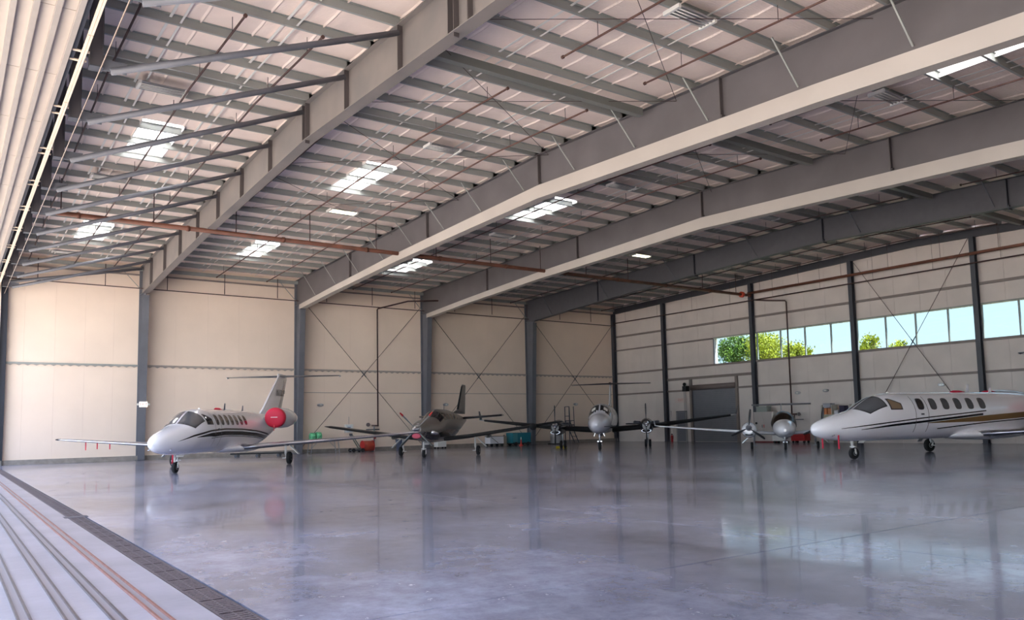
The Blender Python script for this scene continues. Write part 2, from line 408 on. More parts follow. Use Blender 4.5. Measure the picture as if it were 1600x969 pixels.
# back (end) wall with window strip
WX0, WX1, WZ0, WZ1 = 10.72, 50.5, 5.66, 7.52
wbm = MB().box(-0.3, 52.3, 0.12, 0.32, 0, WZ0).box(-0.3, WX0, 0.12, 0.32, WZ0, WZ1).box(WX1, 52.3, 0.12, 0.32, WZ0, WZ1)
wbm.add([(-.3,.12,WZ1),(52.3,.12,WZ1),(52.3,.12,11.4),(26,.12,12.2),(-.3,.12,11.4),(-.3,.32,WZ1),(52.3,.32,WZ1),(52.3,.32,11.4),(26,.32,12.2),(-.3,.32,11.4)],
        [(0,1,2,3,4),(9,8,7,6,5),(0,5,6,1),(1,6,7,2),(2,7,8,3),(3,8,9,4),(4,9,5,0)])
wb_ = struct(wbm.build('wall_back', WALLB), 'off-white sheet metal end wall with thin girts and high window strip', 'wall')
zr = [(0, 3.80), (3.90, 5.56), (WZ0, WZ1-0.05), (WZ1+0.08, 8.62), (8.72, 10.2), (10.2, None)]
npan = 34
for k in range(npan):
    x0, x1 = BW*k/npan, BW*(k+1)/npan
    for (z0, z1) in zr:
        if z1 is None: z1 = RT(min(x0, x1) if x1 <= 26 else x1)+0.2
        parts = [(x0, x1, z0, z1)]
        if abs(z0-WZ0) < 0.01 and x1 > WX0:
            if x0 >= WX0: continue
            parts = [(x0, WX0-0.06, z0, z1)]
        for (a, b, c, d) in parts:
            if d <= 3.9 and a < 12.5 and b > 8.45:          # roll-up door opening
                if a < 8.45: b = 8.40
                elif b > 12.5: a = 12.55
                else: continue
            if d <= 3.9 and a < 7.75 and b > 6.65: c = 2.36   # small door opening
            if b-a > 0.05: MB().box(a+0.004, b-0.004, 0.03, 0.12, c, d).build('wall_panel', WALLB, wb_)
COLX = [5.87, 14.3, 21.9, 29.2, 36.9, 44.6]
for z, h in ((3.85, 0.13), (5.59, 0.14), (8.67, 0.14)):
    xs = [0.2]+COLX+[51.8]
    for a, b in zip(xs, xs[1:]):
        if z < 4 and a < 14:
            for (p, q) in ((a, min(b, 8.35)), (max(a, 12.6), b)):
                if q-p > 0.2: MB().box(p+0.1, q-0.1, -0.10, 0.03, z-h/2, z+h/2).build('wall_girt', GIRT, wb_)
        else: MB().box(a+0.13, b-0.13, -0.10, 0.03, z-h/2, z+h/2).build('wall_girt', GIRT, wb_)
for (a, b) in ((0.2, 5.74), (6.0, 10.6)): MB().box(a, b, -0.10, 0.03, 7.47, 7.57).build('wall_girt', GIRT, wb_)
MB().box(6.0, 14.17, -0.12, 0.03, 4.66, 4.84).build('door_header', GIRT, wb_)
for x in (8.33, 12.62): MB().box(x-0.09, x+0.09, -0.14, 0.03, 0, 4.66).build('door_jamb', GIRT, wb_)

# window strip
wn1 = struct(bpy.data.objects.new('window_1', None), 'long strip of square windows high in the end wall', 'window'); COL.objects.link(wn1); wn1.location = (WX0, 0, WZ0)
MB().box(-0.06, WX1-WX0, -0.06, 0.12, -0.08, 0.0).build('window_sill', GALV, wn1)
MB().box(-0.06, WX1-WX0, -0.06, 0.12, WZ1-WZ0, WZ1-WZ0+0.08).build('window_head', GALV, wn1)
MB().box(-0.08, 0.0, -0.06, 0.12, 0, WZ1-WZ0).build('window_jamb', STEEL, wn1)
mul = [WX0, 14.5, 16.42, 18.3, 20.2, 22.0, 23.85, 25.67, 27.53, 29.35, 31.2, 33.1, 35.0, 36.9, 38.8, 40.7, 42.6, 44.5, 46.4, 48.3, WX1]
for a, b in zip(mul, mul[1:]):
    MB().box(b-WX0-0.035, b-WX0+0.035, -0.02, 0.1, 0, WZ1-WZ0).build('mullion', GALV, wn1)
    MB().box(a-WX0+0.035, b-WX0-0.035, 0.04, 0.046, 0.0, WZ1-WZ0).build('pane', WINGLASS, wn1)

# right wall and door header wall (close the building)
struct(MB().box(52.0, 52.3, YR, 0.3, 0, 11.3).build('wall_right', WALLA), 'cream right side wall of the hangar', 'wall')
hw = MB()
hw.add([(0,-43.86,9.05),(52,-43.86,9.05),(52,-43.86,11.35),(26,-43.86,12.1),(0,-43.86,11.35),(0,-43.76,9.05),(52,-43.76,9.05),(52,-43.76,11.35),(26,-43.76,12.1),(0,-43.76,11.35)],
       [(0,1,2,3,4),(9,8,7,6,5),(0,5,6,1),(1,6,7,2),(2,7,8,3),(3,8,9,4),(4,9,5,0)])
wf = struct(hw.build('wall_front', NAVY), 'dark navy steel header plate above the open doorway', 'wall')
# soffit over the door tracks
so = struct(MB().box(-14, 66, -45.95, -43.84, 9.16, 9.25).build('trim_1', SOFF), 'cream ribbed soffit above the sliding door rails', 'soffit')
ys = [-43.90, -44.23, -44.56, -44.89, -45.22, -45.55, -45.88]
for k, y in enumerate(ys): MB().box(-13, 65, y-0.045, y+0.045, 8.98, 9.16).build('soffit_rib', SOFFR if k else SOFFR, so)
for y0, y1 in zip(ys, ys[1:]):
    for k in range(25):
        x = -12.9+3.12*k
        MB().box(x+0.012, x+3.108, y1+0.045, y0-0.045, 9.10, 9.15).build('soffit_panel', SOFF, so)
# door guide and brackets
gr = thing('door_guide_track', 'cream double steel guide track hanging along the door head', 'track', (0, -43.63, 8.98))
for k in range(14):
    for yy in (-0.026, 0.022):
        MB().box(k*3.7+0.02, k*3.7+3.68, yy-0.021, yy+0.021, 0, 0.05).build('track_bar', LTRAIL, gr)
POSTM = mat('dark_post_paint', (84, 80, 84), 0.5)
HX = [32.3-3.28*k for k in range(-5, 10)]
for x in HX:
    for dx in (-0.42, 0.05): MB().box(x+dx, x+dx+0.05, -0.20, 0.10, 0.05, 0.08).build('track_bracket', LTRAIL, gr)
cn = tag(MB().tube([(0.5, -43.28, 8.93), (51, -43.28, 8.93)], 0.013, 6).build('conduit', mat('tan_conduit', (140, 122, 110), 0.5)), 'thin beige conduit running along the foot of the door header posts', 'conduit')
# header hanger posts and struts back to the first rafter
for k, x in enumerate(HX):
    if x > 50: continue
    n_ = len(HX)
    lab = 'dark steel header post above the doorway, %s from the left wall' % ORD[n_-1-k]
    t = thing('header_post', lab, 'post', (x-0.6, -43.33, 9.05), 0, 'dark header posts above the doorway')
    H = RT(x)-9.05
    MB().box(-0.10, 0.10, -0.10, 0.10, 0, H).build('post_web', POSTM, t)
    for yy in (-0.11, 0.11): MB().box(-0.13, 0.13, yy-0.012, yy+0.012, 0, H).build('post_flange', POSTM, t)
    MB().box(-0.14, 0.14, -0.13, 0.13, -0.02, 0).build('end_plate', STEELD, t)
    s_ = thing('header_strut', 'grey tube strut from door header to first rafter, %s from the left wall' % ORD[n_-1-k], 'strut', (x-0.6, -43.0, 9.05), 0, 'sloping struts behind the door header')
    dy, dz = (-36.70+43.0), RT(x)-0.22-9.05
    MB().tube([(0, -0.05, -0.02), (0.6, dy, dz)], 0.075, 10).build('tube', STEEL, s_)
    MB().box(-0.012, 0.012, -0.20, 0.25, -0.02, 0.22).build('gusset_plate', STEEL, s_)
x = 0.35
s_ = thing('header_strut', 'grey tube strut running level along the left wall to the first column', 'strut', (x, -43.0, 9.6), 0, 'sloping struts behind the door header')
MB().tube([(0, -0.1, 0), (0, 6.3, 1.3)], 0.075, 10).build('tube', STEEL, s_)
t = thing('corner_post', 'dark steel post at the far left edge of the doorway', 'post', (0.14, -43.25, 0))
MB().box(-0.012, 0.012, -0.13, 0.15, 0, 11.0).build('post_web', NAVY, t)
for yy in (-0.14, 0.14): MB().box(-0.14, 0.14, yy-0.012, yy+0.012, 0, 11.0).build('post_flange', NAVY, t)
# parked door leaves beyond the left end of the opening
for k, y in enumerate((-44.07, -44.38, -44.69)):
    t = thing('door_leaf', 'cream sliding door leaf parked past the left wall, on the %s rail' % ORD[k], 'door', (-5.2, y, 0.02), 0, 'sliding door leaves parked at the left')
    MB().box(-5, 4.9, -0.08, 0.08, 0.12, 8.9).build('leaf_skin', SOFF, t)
    MB().box(4.9, 5.0, -0.09, 0.09, 0.1, 8.92).build('leaf_edge', STEELD, t)
    for xx in (-4, 4): MB().lathe([(-0.03, 0.12), (0.03, 0.12)], (xx, 0, 0.12), 'y', 14).build('roller', STEELD, t)

# ------------------------------------------------------------------ main frames
FN = ['nearest the doorway', 'second from the doorway', 'third from the doorway', 'fourth from the doorway, darkest']
for i in (4, 3, 2, 1):
    y = -S*i; nm = FN[4-i]
    c = thing('steel_column', 'grey tapered steel column on the left wall, %s' % FN[4-i].replace(', darkest', ''), 'column', (0.0, y, 0), 0, 'tapered columns along the left wall')
    MB().box(0.0, 0.02, -0.17, 0.17, 0, 11.02).build('outer_flange', STEEL, c)
    MB().add([(0.02,-.008,0),(0.58,-.008,0),(1.05,-.008,9.3),(1.05,-.008,9.5),(0.02,-.008,9.5),(0.02,.008,0),(0.58,.008,0),(1.05,.008,9.3),(1.05,.008,9.5),(0.02,.008,9.5)],
             [(0,1,2,3,4),(9,8,7,6,5),(0,5,6,1),(1,6,7,2),(2,7,8,3),(3,8,9,4),(4,9,5,0)]).build('web', STEEL, c)
    MB().obox((0.825, 0, 4.65), Vector((0.47, 0, 9.3)).normalized(), Vector((0,1,0)), Vector((9.3,0,-0.47)).normalized(), 4.655, 0.18, 0.011).build('inner_flange', STEEL, c)
    MB().box(0.0, 0.72, -0.22, 0.22, 0, 0.025).build('base_plate', STEELD, c)
    MB().box(0.0, 0.95, -0.14, 0.14, 9.42, 9.45).build('cap_plate', STEEL, c)
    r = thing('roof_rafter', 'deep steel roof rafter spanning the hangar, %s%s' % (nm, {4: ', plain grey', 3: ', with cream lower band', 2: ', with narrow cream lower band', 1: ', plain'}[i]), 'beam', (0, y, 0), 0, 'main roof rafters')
    rm = RAFT if i == 4 else mat('mid_rafter_tone', (98, 94, 96), .55, var=.10, scale=.7) if i >= 2 else mat('dark_rafter_tone', (86, 86, 92), 0.55, var=.07)  # web colour set per frame, darker away from the doorway
    xs = [0.02, 0.9, 3, 6, 10, 14, 20, 26, 32, 38, 42, 46, 49, 51.1, 51.98]
    v = []
    for yy in (-0.01, 0.01):
        for x in xs: v.append((x, yy, zb(x)))
        for x in xs: v.append((x, yy, RT(x)-0.015))
    n_ = len(xs); f = []
    for k in range(n_-1):
        f += [(k, k+1, n_+k+1, n_+k), (2*n_+k+1, 2*n_+k, 3*n_+k, 3*n_+k+1)]
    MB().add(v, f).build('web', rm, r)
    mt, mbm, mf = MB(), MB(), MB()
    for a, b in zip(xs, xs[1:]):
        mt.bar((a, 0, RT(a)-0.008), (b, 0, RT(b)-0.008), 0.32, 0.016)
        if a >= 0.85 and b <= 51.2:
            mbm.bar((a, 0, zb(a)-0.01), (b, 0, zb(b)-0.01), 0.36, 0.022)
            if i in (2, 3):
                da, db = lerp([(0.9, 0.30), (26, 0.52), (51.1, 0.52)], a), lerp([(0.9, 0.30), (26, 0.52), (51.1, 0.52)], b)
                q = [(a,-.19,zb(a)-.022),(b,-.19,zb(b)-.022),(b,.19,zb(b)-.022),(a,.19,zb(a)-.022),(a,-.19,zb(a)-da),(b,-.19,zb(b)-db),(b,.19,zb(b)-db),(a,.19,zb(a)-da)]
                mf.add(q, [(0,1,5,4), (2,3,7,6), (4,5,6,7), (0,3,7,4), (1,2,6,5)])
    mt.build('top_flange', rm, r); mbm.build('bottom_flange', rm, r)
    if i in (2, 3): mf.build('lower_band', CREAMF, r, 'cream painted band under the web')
    # stiffeners, splices, flange braces
    if i == 4: sx = [x for x in HX if x < 50]+[25.75, 34.75]
    else: sx = [8.5, 17.3, 26.0, 34.8, 43.5]
    for x in sx:
        dk = mat('stiffener_paint', (88, 82, 82), 0.5) if i > 1 else STEELD
        MB().box(x-0.012, x+0.012, -0.15, -0.01, zb(x), RT(x)-0.02).build('stiffener', dk, r)
    if i == 4:
        for x in (26.0, 35.0): MB().box(x-0.012, x+0.012, -0.15, -0.01, zb(x)-0.12, RT(x)-0.02).build('splice_plate', dk, r)
    else:
        for x in (17.35, 26.05, 34.85, 43.55): MB().box(x-0.015, x+0.015, -0.16, 0.16, zb(x)-0.10, zb(x)+0.1).build('splice_plate', dk, r)
        bx = [3.2+3.1*k for k in range(16)]
        for x in (bx if i == 3 else bx[::2] if i == 1 else []):
            for sy in ((-1,) if i > 1 else (-1,)):
                MB().bar((x-0.05, sy*0.95, RT(x)+0.02), (x+0.05, sy*0.05, zb(x)+0.12), 0.045, 0.03).build('flange_brace', GALV if i == 3 else STEEL, r)
    # knee brace rod at the eave
    MB().bar((0.08, -1.15, 10.9), (0.12, -0.12, 9.75), 0.04, 0.03).build('eave_brace', GALV, r)

# end wall frame: columns, beam
t = thing('end_wall_beam', 'dark steel roof beam along the top of the end wall', 'beam', (0, -0.06, 0))
for (a, b) in ((0.0, 26.0), (26.0, 52.0)):
    MB().bar((a, 0, RT(a)-0.21), (b, 0, RT(b)-0.21), 0.02, 0.40).build('web', STEELD, t)
    MB().bar((a, 0, RT(a)-0.42), (b, 0, RT(b)-0.42), 0.18, 0.02).build('bottom_flange', STEELD, t)
    MB().bar((a, 0, RT(a)-0.01), (b, 0, RT(b)-0.01), 0.18, 0.02).build('top_flange', STEELD, t)
for k, x in enumerate([0.13]+COLX):
    lab = 'dark steel corner column where the two walls meet' if k == 0 else 'dark slim steel column on the end wall, %s from the corner' % ORD[k-1]
    t = thing('end_wall_column', lab, 'column', (x, -0.2, 0), 0, 'slim columns on the end wall')
    H = RT(x)-0.44
    MB().box(-0.01, 0.01, -0.14, 0.14, 0, H).build('web', STEELD, t)
    for yy in (-0.14, 0.14): MB().box(-0.13, 0.13, yy-0.01, yy+0.01, 0, H).build('flange', STEELD, t)
    MB().box(-0.17, 0.17, -0.18, 0.18, 0, 0.02).build('base_plate', STEELD, t)

# cross bracing rods
def xbrace(label, P, Q, R_, T):
    t = thing('cross_brace', label, 'brace', P, 0, 'crossed rod braces on the walls')
    P = Vector(P)
    for a, b in ((P, Q), (R_, T)):
        a, b = Vector(a)-P, Vector(b)-P
        MB().tube([a, b], 0.016, 6).build('brace_rod', RUSTD, t)
        m_ = a+(b-a)*0.48; n2_ = a+(b-a)*0.52
        MB().tube([m_, n2_], 0.03, 6).build('turnbuckle', STEELD, t)
for j, nm in ((2, 'between the second and third column'), (1, 'between the third and fourth column'), (0, 'in the bay beside the corner')):
    ya, yb = FR[j]-0.3, FR[j+1]+0.3
    xbrace('crossed steel rods on the left wall %s' % nm, (0.12, ya, 0.4), (0.12, yb, 9.85), (0.16, yb, 0.4), (0.16, ya, 9.85))
xbrace('crossed steel rods over the end wall windows', (22.1, -0.12, 11.1), (29.0, -0.12, 0.5), (22.1, -0.16, 0.5), (29.0, -0.16, 11.3))

# ------------------------------------------------------------------ pipes
bayn = ['the last roof bay', 'the fourth roof bay', 'the third roof bay', 'the second roof bay', 'the first roof bay']
YBR = {4: [-42.3, -40.2, -38.3], 3: [-35.6, -32.7, -29.7], 2: [-26.6, -24.0, -21.2], 1: [-17.2, -14.3, -11.3], 0: [-8.0, -5.0, -2.2]}
def branch(x0, x1, y, lab, m, r=0.028):
    t = thing('sprinkler_pipe', lab, 'pipe', (x0, y, RT(x0)-0.40), 0, 'rusty sprinkler branch pipes under the roof')
    def pz(x): return RT(x)-RT(x0)
    pts = [(0, 0, 0)]+([(26-x0, 0, pz(26))] if x0 < 26 < x1 else [])+[(x1-x0, 0, pz(x1))]
    MB().tube(pts, r, 8).build('pipe_run', m, t)
    for x in (x0, x1): MB().lathe([(-0.03, r*1.7), (0.03, r*1.7)], (x-x0, 0, pz(x)), 'x', 10).build('end_cap', RUST, t)
    k = x0+1.4
    while k < x1-0.5:
        MB().tube([(k-x0, 0, pz(k)), (k-x0, 0, pz(k)+0.41)], 0.009, 5).build('hanger_rod', RUSTD, t); k += 3.1
side3 = ['nearest the doorway', 'in the middle', 'nearest the end wall']
for j in range(5):
    for k, y in enumerate(YBR[j]):
        m = [RUSTD, RUSTD, RUST, RUST, RUSTD][j]
        branch(1.0, 31.35, y, 'long left slope sprinkler pipe %s in %s' % (side3[k], bayn[j]), m)
        branch(33.9, 51.0, y, 'right slope sprinkler pipe %s in %s' % (side3[k], bayn[j]), m)
mp = thing('main_water_pipe', 'thick orange rusty water main running under the roof through the rafters', 'pipe', (14.5, -43.0, 10.12))
MB().tube([(0, 0, 0), (0, 42.1, 0)], 0.10, 12).build('pipe_run', RUSTM, mp)
for k in range(11): MB().lathe([(-0.06, 0.125), (0.06, 0.125)], (0, 1.4+4.1*k, 0), 'y', 12).build('coupling', RUSTM, mp)
for k in range(13):
    y = 0.8+3.35*k
    MB().tube([(0, y, 0), (0, y, RT(14.5)-10.12+0.05)], 0.022, 6).build('hanger_rod', RUSTD, mp)
MB().lathe([(-0.12, 0.14), (-0.1, 0.2), (0.1, 0.2), (0.12, 0.14)], (0, 41.6, 0), 'y', 14).build('red_coupling', REDV, mp, 'orange red flanged fitting')
t = thing('cross_main_pipe', 'orange rusty water main along the top of the end wall', 'pipe', (14.5, -0.75, 10.25))
MB().tube([(0, 0, 0), (36.8, 0, 0)], 0.085, 10).build('pipe_run', RUSTM, t)
for k in range(12): MB().tube([(1.0+3.05*k, 0, 0), (1.0+3.05*k, 0, RT(15.5+3.05*k)-10.25)], 0.010, 5).build('hanger_rod', RUSTD, t)
t = thing('end_wall_pipe', 'thin brown pipe along the end wall under the water main', 'pipe', (0.5, -0.45, 9.78))
MB().tube([(0, 0, 0), (51, 0, 0.0)], 0.04, 8).build('pipe_run', RUSTD, t)
for k in range(14): MB().tube([(1.4+3.6*k, 0, 0), (1.4+3.6*k, 0, RT(2+3.6*k)-9.8)], 0.008, 5).build('hanger_rod', RUSTD, t)
t = thing('side_wall_pipe', 'thin brown pipe running high along the left wall', 'pipe', (0.3, YD+0.3, 9.80))
MB().tube([(0, 0, 0), (0, 43, -0.2)], 0.028, 8).build('pipe_run', RUSTD, t)
for k in range(13): MB().tube([(0, 1.3+3.25*k, 0), (0, 1.3+3.25*k, 1.22)], 0.022, 6).build('hanger_rod', RUSTD, t)
# risers
t = thing('riser_pipe', 'dark brown riser pipe with valves on the left wall beside the red drum', 'pipe', (0.35, -21.98, 0))
MB().tube([(0.05, 0, 1.62), (0.05, 0, 9.52), (0.05, 0.06, 9.60), (0.9, 1.9, 10.12), (2.0, 3.9, 10.15)], 0.05, 8).build('pipe_run', RUSTD, t)
MB().tube([(0.05, -0.28, 0.3), (0.05, -0.28, 1.72)], 0.045, 8).build('lower_pipe', STEEL, t)
MB().tube([(0.05, -0.85, 1.42), (0.05, 0.1, 1.42)], 0.04, 8).build('cross_pipe', STEELD, t)
MB().tube([(0.05, -0.45, 1.68), (0.05, 0.05, 1.68)], 0.05, 8).build('elbow', RUSTD, t)
MB().lathe([(-0.05, 0.13), (0.02, 0.13)], (0.05, -0.7, 1.75), 'x', 16).build('gauge', mat('grey_gauge', (120, 108, 110), 0.4), t)
MB().lathe([(-0.02, 0.02), (0.0, 0.10), (0.02, 0.02)], (0.16, -0.28, 0.9), 'x', 12).build('hand_wheel', REDP, t)
t = thing('riser_pipe', 'dark brown riser pipe with side valves on the end wall', 'pipe', (17.3, -0.4, 0))
MB().tube([(0, 0, 1.75), (0, 0, 9.30), (-0.1, 0, 9.40), (-1.5, -0.02, 9.60), (-2.4, -0.05, 9.76)], 0.05, 8).build('pipe_run', RUSTD, t)
MB().tube([(0.18, 0, 0.0), (0.18, 0, 1.9)], 0.045, 8).build('lower_pipe', RUSTD, t)
MB().tube([(0.0, 0, 1.85), (0.35, 0, 1.85)], 0.06, 8).build('elbow', RUSTD, t)
MB().tube([(0.18, 0, 1.5), (0.85, 0, 1.5)], 0.03, 8).build('cross_pipe', STEEL, t)
MB().lathe([(-0.02, 0.02), (0.0, 0.12), (0.02, 0.02)], (0.6, -0.1, 1.85), 'y', 12).build('gauge', mat('grey_gauge', (120, 108, 110), 0.4), t)

# ------------------------------------------------------------------ ceiling lights
LX = [2.4, 15.8, 24.9, 36.9, 46.5]; LY = [-40.7, -31.1, -22.2, -12.2, -5.0]
lx_n = ['by the left eave', 'on the left slope', 'left of the ridge', 'right of the ridge', 'far right of the ridge']
LIT = {(1, 1), (1, 3), (2, 4)}
for iy, y in enumerate(LY):
    for ix, x in enumerate(LX):
        if (ix, iy) in ((0, 1), (0, 2), (0, 3)) : continue
        on = (ix, iy) in LIT
        z = RT(x)-0.10
        t = thing('ceiling_light', '%s fluorescent light fitting %s, row %s from the doorway' % ('glowing' if on else 'unlit white', lx_n[ix], ORD[iy]), 'light', (x, y, z), 0, 'lit ceiling lights' if on else 'unlit ceiling lights')
        MB().box(-0.22, 0.22, -0.60, 0.60, 0.03, 0.07).build('reflector', ALU, t)
        for sy in (-1, 1): MB().box(-0.26, 0.26, sy*0.60, sy*0.68, -0.03, 0.07).build('end_cap', WHITEM, t)
        for k in range(4): MB().tube([(-0.165+0.11*k, -0.6, 0.0), (-0.165+0.11*k, 0.6, 0.0)], 0.016, 6).build('tube', TUBEON if on else WHITEM, t)
        for sy in (-0.5, 0.5): MB().tube([(0, sy, 0.06), (0, sy, 0.13)], 0.008, 4).build('hanger_wire', STEELD, t)
# wall lamps
def wall_lamp(lab, loc, rz):
    t = thing('wall_lamp', lab, 'lamp', loc, rz, 'small oval emergency lamps on the walls')
    m = MB(); rings = []
    for (d, a) in ((0.0, 0.16), (0.06, 0.155), (0.10, 0.11)):
        rings.append([(a*1.35*math.cos(2*PI*k/18), -d, 0.62*a*math.sin(2*PI*k/18)) for k in range(18)])
    m.loft(rings).build('housing', ALU, t)
    rings = [[(a*math.cos(2*PI*k/14), -d, 0.5*a*math.sin(2*PI*k/14)) for k in range(14)] for (d, a) in ((0.1, 0.09), (0.125, 0.06))]
    MB().loft(rings).build('lens', LAMPON, t)
for (yy, nm) in ((-25.87, 'left of the wrapped green rolls'), (-16.5, 'above the dark propeller plane'), (-4.46, 'beside the rolling ladder')):
    wall_lamp('small oval lamp on the left wall %s' % nm, (0.03, yy, 3.08), PI/2)
for (xx, z, nm) in ((17.54, 3.24, 'just right of the riser pipe'), (19.61, 3.3, 'above the storage shelves'), (26.93, 3.29, 'above the fuselage of the right jet')):
    wall_lamp('small oval wall lamp on the end wall %s' % nm, (xx, 0.02, z), 0)
# exit sign on the first column
def text_mesh(body, size, m, parent, name, loc, rot, ext=0.002):
    cu_ = bpy.data.curves.new(name, 'FONT'); cu_.body = body; cu_.size = size; cu_.extrude = ext; cu_.align_x = 'CENTER'; cu_.align_y = 'CENTER'
    o = bpy.data.objects.new(name, cu_)
    COL.objects.link(o); bpy.context.view_layer.update()
    me = bpy.data.meshes.new_from_object(o.evaluated_get(bpy.context.evaluated_depsgraph_get()))
    bpy.data.objects.remove(o); me.materials.clear(); me.materials.append(m)
    q = link(name, me, parent); q.location = loc; q.rotation_euler = rot
    return q
REDT = mat('red_lettering', (196, 60, 60), 0.5)
t = thing('exit_sign', 'small white exit sign with twin lamp heads on the first left wall column', 'sign', (0.84, -36.56, 3.12), PI/2)
MB().box(-0.21, 0.21, -0.06, 0.03, -0.15, 0.15).build('sign_box', emit('glowing_sign_face', (1.0, 0.93, 0.9), 0.35), t)
text_mesh('EXIT', 0.19, REDT, t, 'lettering', (0, -0.064, 0), (PI/2, 0, 0))
for sx in (-1, 1):
    MB().lathe([(-0.07, 0.03), (-0.05, 0.065), (0.02, 0.05)], (sx*0.28, -0.01, 0), 'y', 12).build('lamp_head', LAMPON, t)
MB().box(-0.03, 0.03, 0.03, 0.16, -0.03, 0.03).build('bracket', STEELD, t)

# ------------------------------------------------------------------ doors in the end wall
dd = struct(bpy.data.objects.new('door_1', None), 'dark grey roll-up shutter door in the end wall', 'door'); COL.objects.link(dd); dd.location = (10.475, 0.05, 0)
for k in range(27): MB().box(-2.03, 2.03, -0.03+0.006*(k % 2), 0.03, 0.02+k*0.142, 0.02+k*0.142+0.139).build('shutter_slat', GREYSHUT, dd)
MB().lathe([(-2.1, 0.2), (2.1, 0.2)], (0, -0.12, 4.02), 'x', 16).build('shutter_drum', mat('brown_grey_drum', (118, 106, 104), 0.5), dd)
for sx in (-1, 1): MB().box(sx*2.03, sx*2.12, -0.08, 0.02, 0, 3.95).build('guide_rail', STEELD, dd)
d2 = struct(bpy.data.objects.new('door_2', None), 'grey steel personnel door left of the roll-up shutter', 'door'); COL.objects.link(d2); d2.location = (7.2, 0.05, 0)
MB().box(-0.42, 0.42, -0.03, 0.03, 0.02, 2.22).build('door_panel', mat('mid_grey_door', (122, 122, 130), 0.45), d2)
for sx in (-1, 1): MB().box(sx*0.43, sx*0.52, -0.07, 0.05, 0, 2.32).build('door_frame', mat('pale_door_frame', (160, 158, 160), 0.45), d2)
MB().box(-0.52, 0.52, -0.07, 0.05, 2.23, 2.32).build('door_frame', STEEL, d2)
MB().box(0.26, 0.38, -0.09, -0.03, 0.98, 1.02).build('door_handle', CHROME, d2)
t = thing('chain_hoist', 'black chain operator hanging beside the top of the roll-up shutter', 'hoist', (8.10, -0.35, 3.95))
MB().box(-0.22, 0.14, -0.16, 0.22, -0.18, 0.22).build('motor_box', BLACK, t)
MB().lathe([(-0.05, 0.13), (0.05, 0.13)], (0.05, -0.2, 0.34), 'y', 14).build('chain_wheel', BLACK, t)
for dx in (-0.02, 0.12): MB().tube([(dx, -0.2, 0.3), (dx, -0.2, -2.7)], 0.012, 5).build('chain', STEEL, t)
t = thing('warning_sign', 'faint red lettered notice above the grey personnel door', 'sign', (7.2, 0.02, 3.14))
MB().box(-0.62, 0.62, -0.012, 0.0, -0.2, 0.2).build('sign_plate', mat('pale_pink_plate', (222, 206, 200), 0.5), t)
text_mesh('EXIT', 0.26, mat('faded_red_letters', (214, 150, 140), 0.5), t, 'lettering', (0, -0.014, 0), (PI/2, 0, 0))
t = thing('fire_extinguisher', 'red fire extinguisher on the floor beside the first end wall column', 'extinguisher', (6.5, -0.35, 0))
MB().lathe([(0.0, 0.08), (0.02, 0.09), (0.42, 0.09), (0.5, 0.03), (0.54, 0.025)], (0, 0, 0), 'z', 14).build('cylinder', REDP, t)
MB().box(-0.05, 0.05, -0.03, 0.03, 0.54, 0.6).build('valve_head', BLACK, t)
MB().tube([(0.04, 0, 0.56), (0.14, 0, 0.5), (0.12, 0, 0.2)], 0.012, 6).build('hose', BLACK, t)
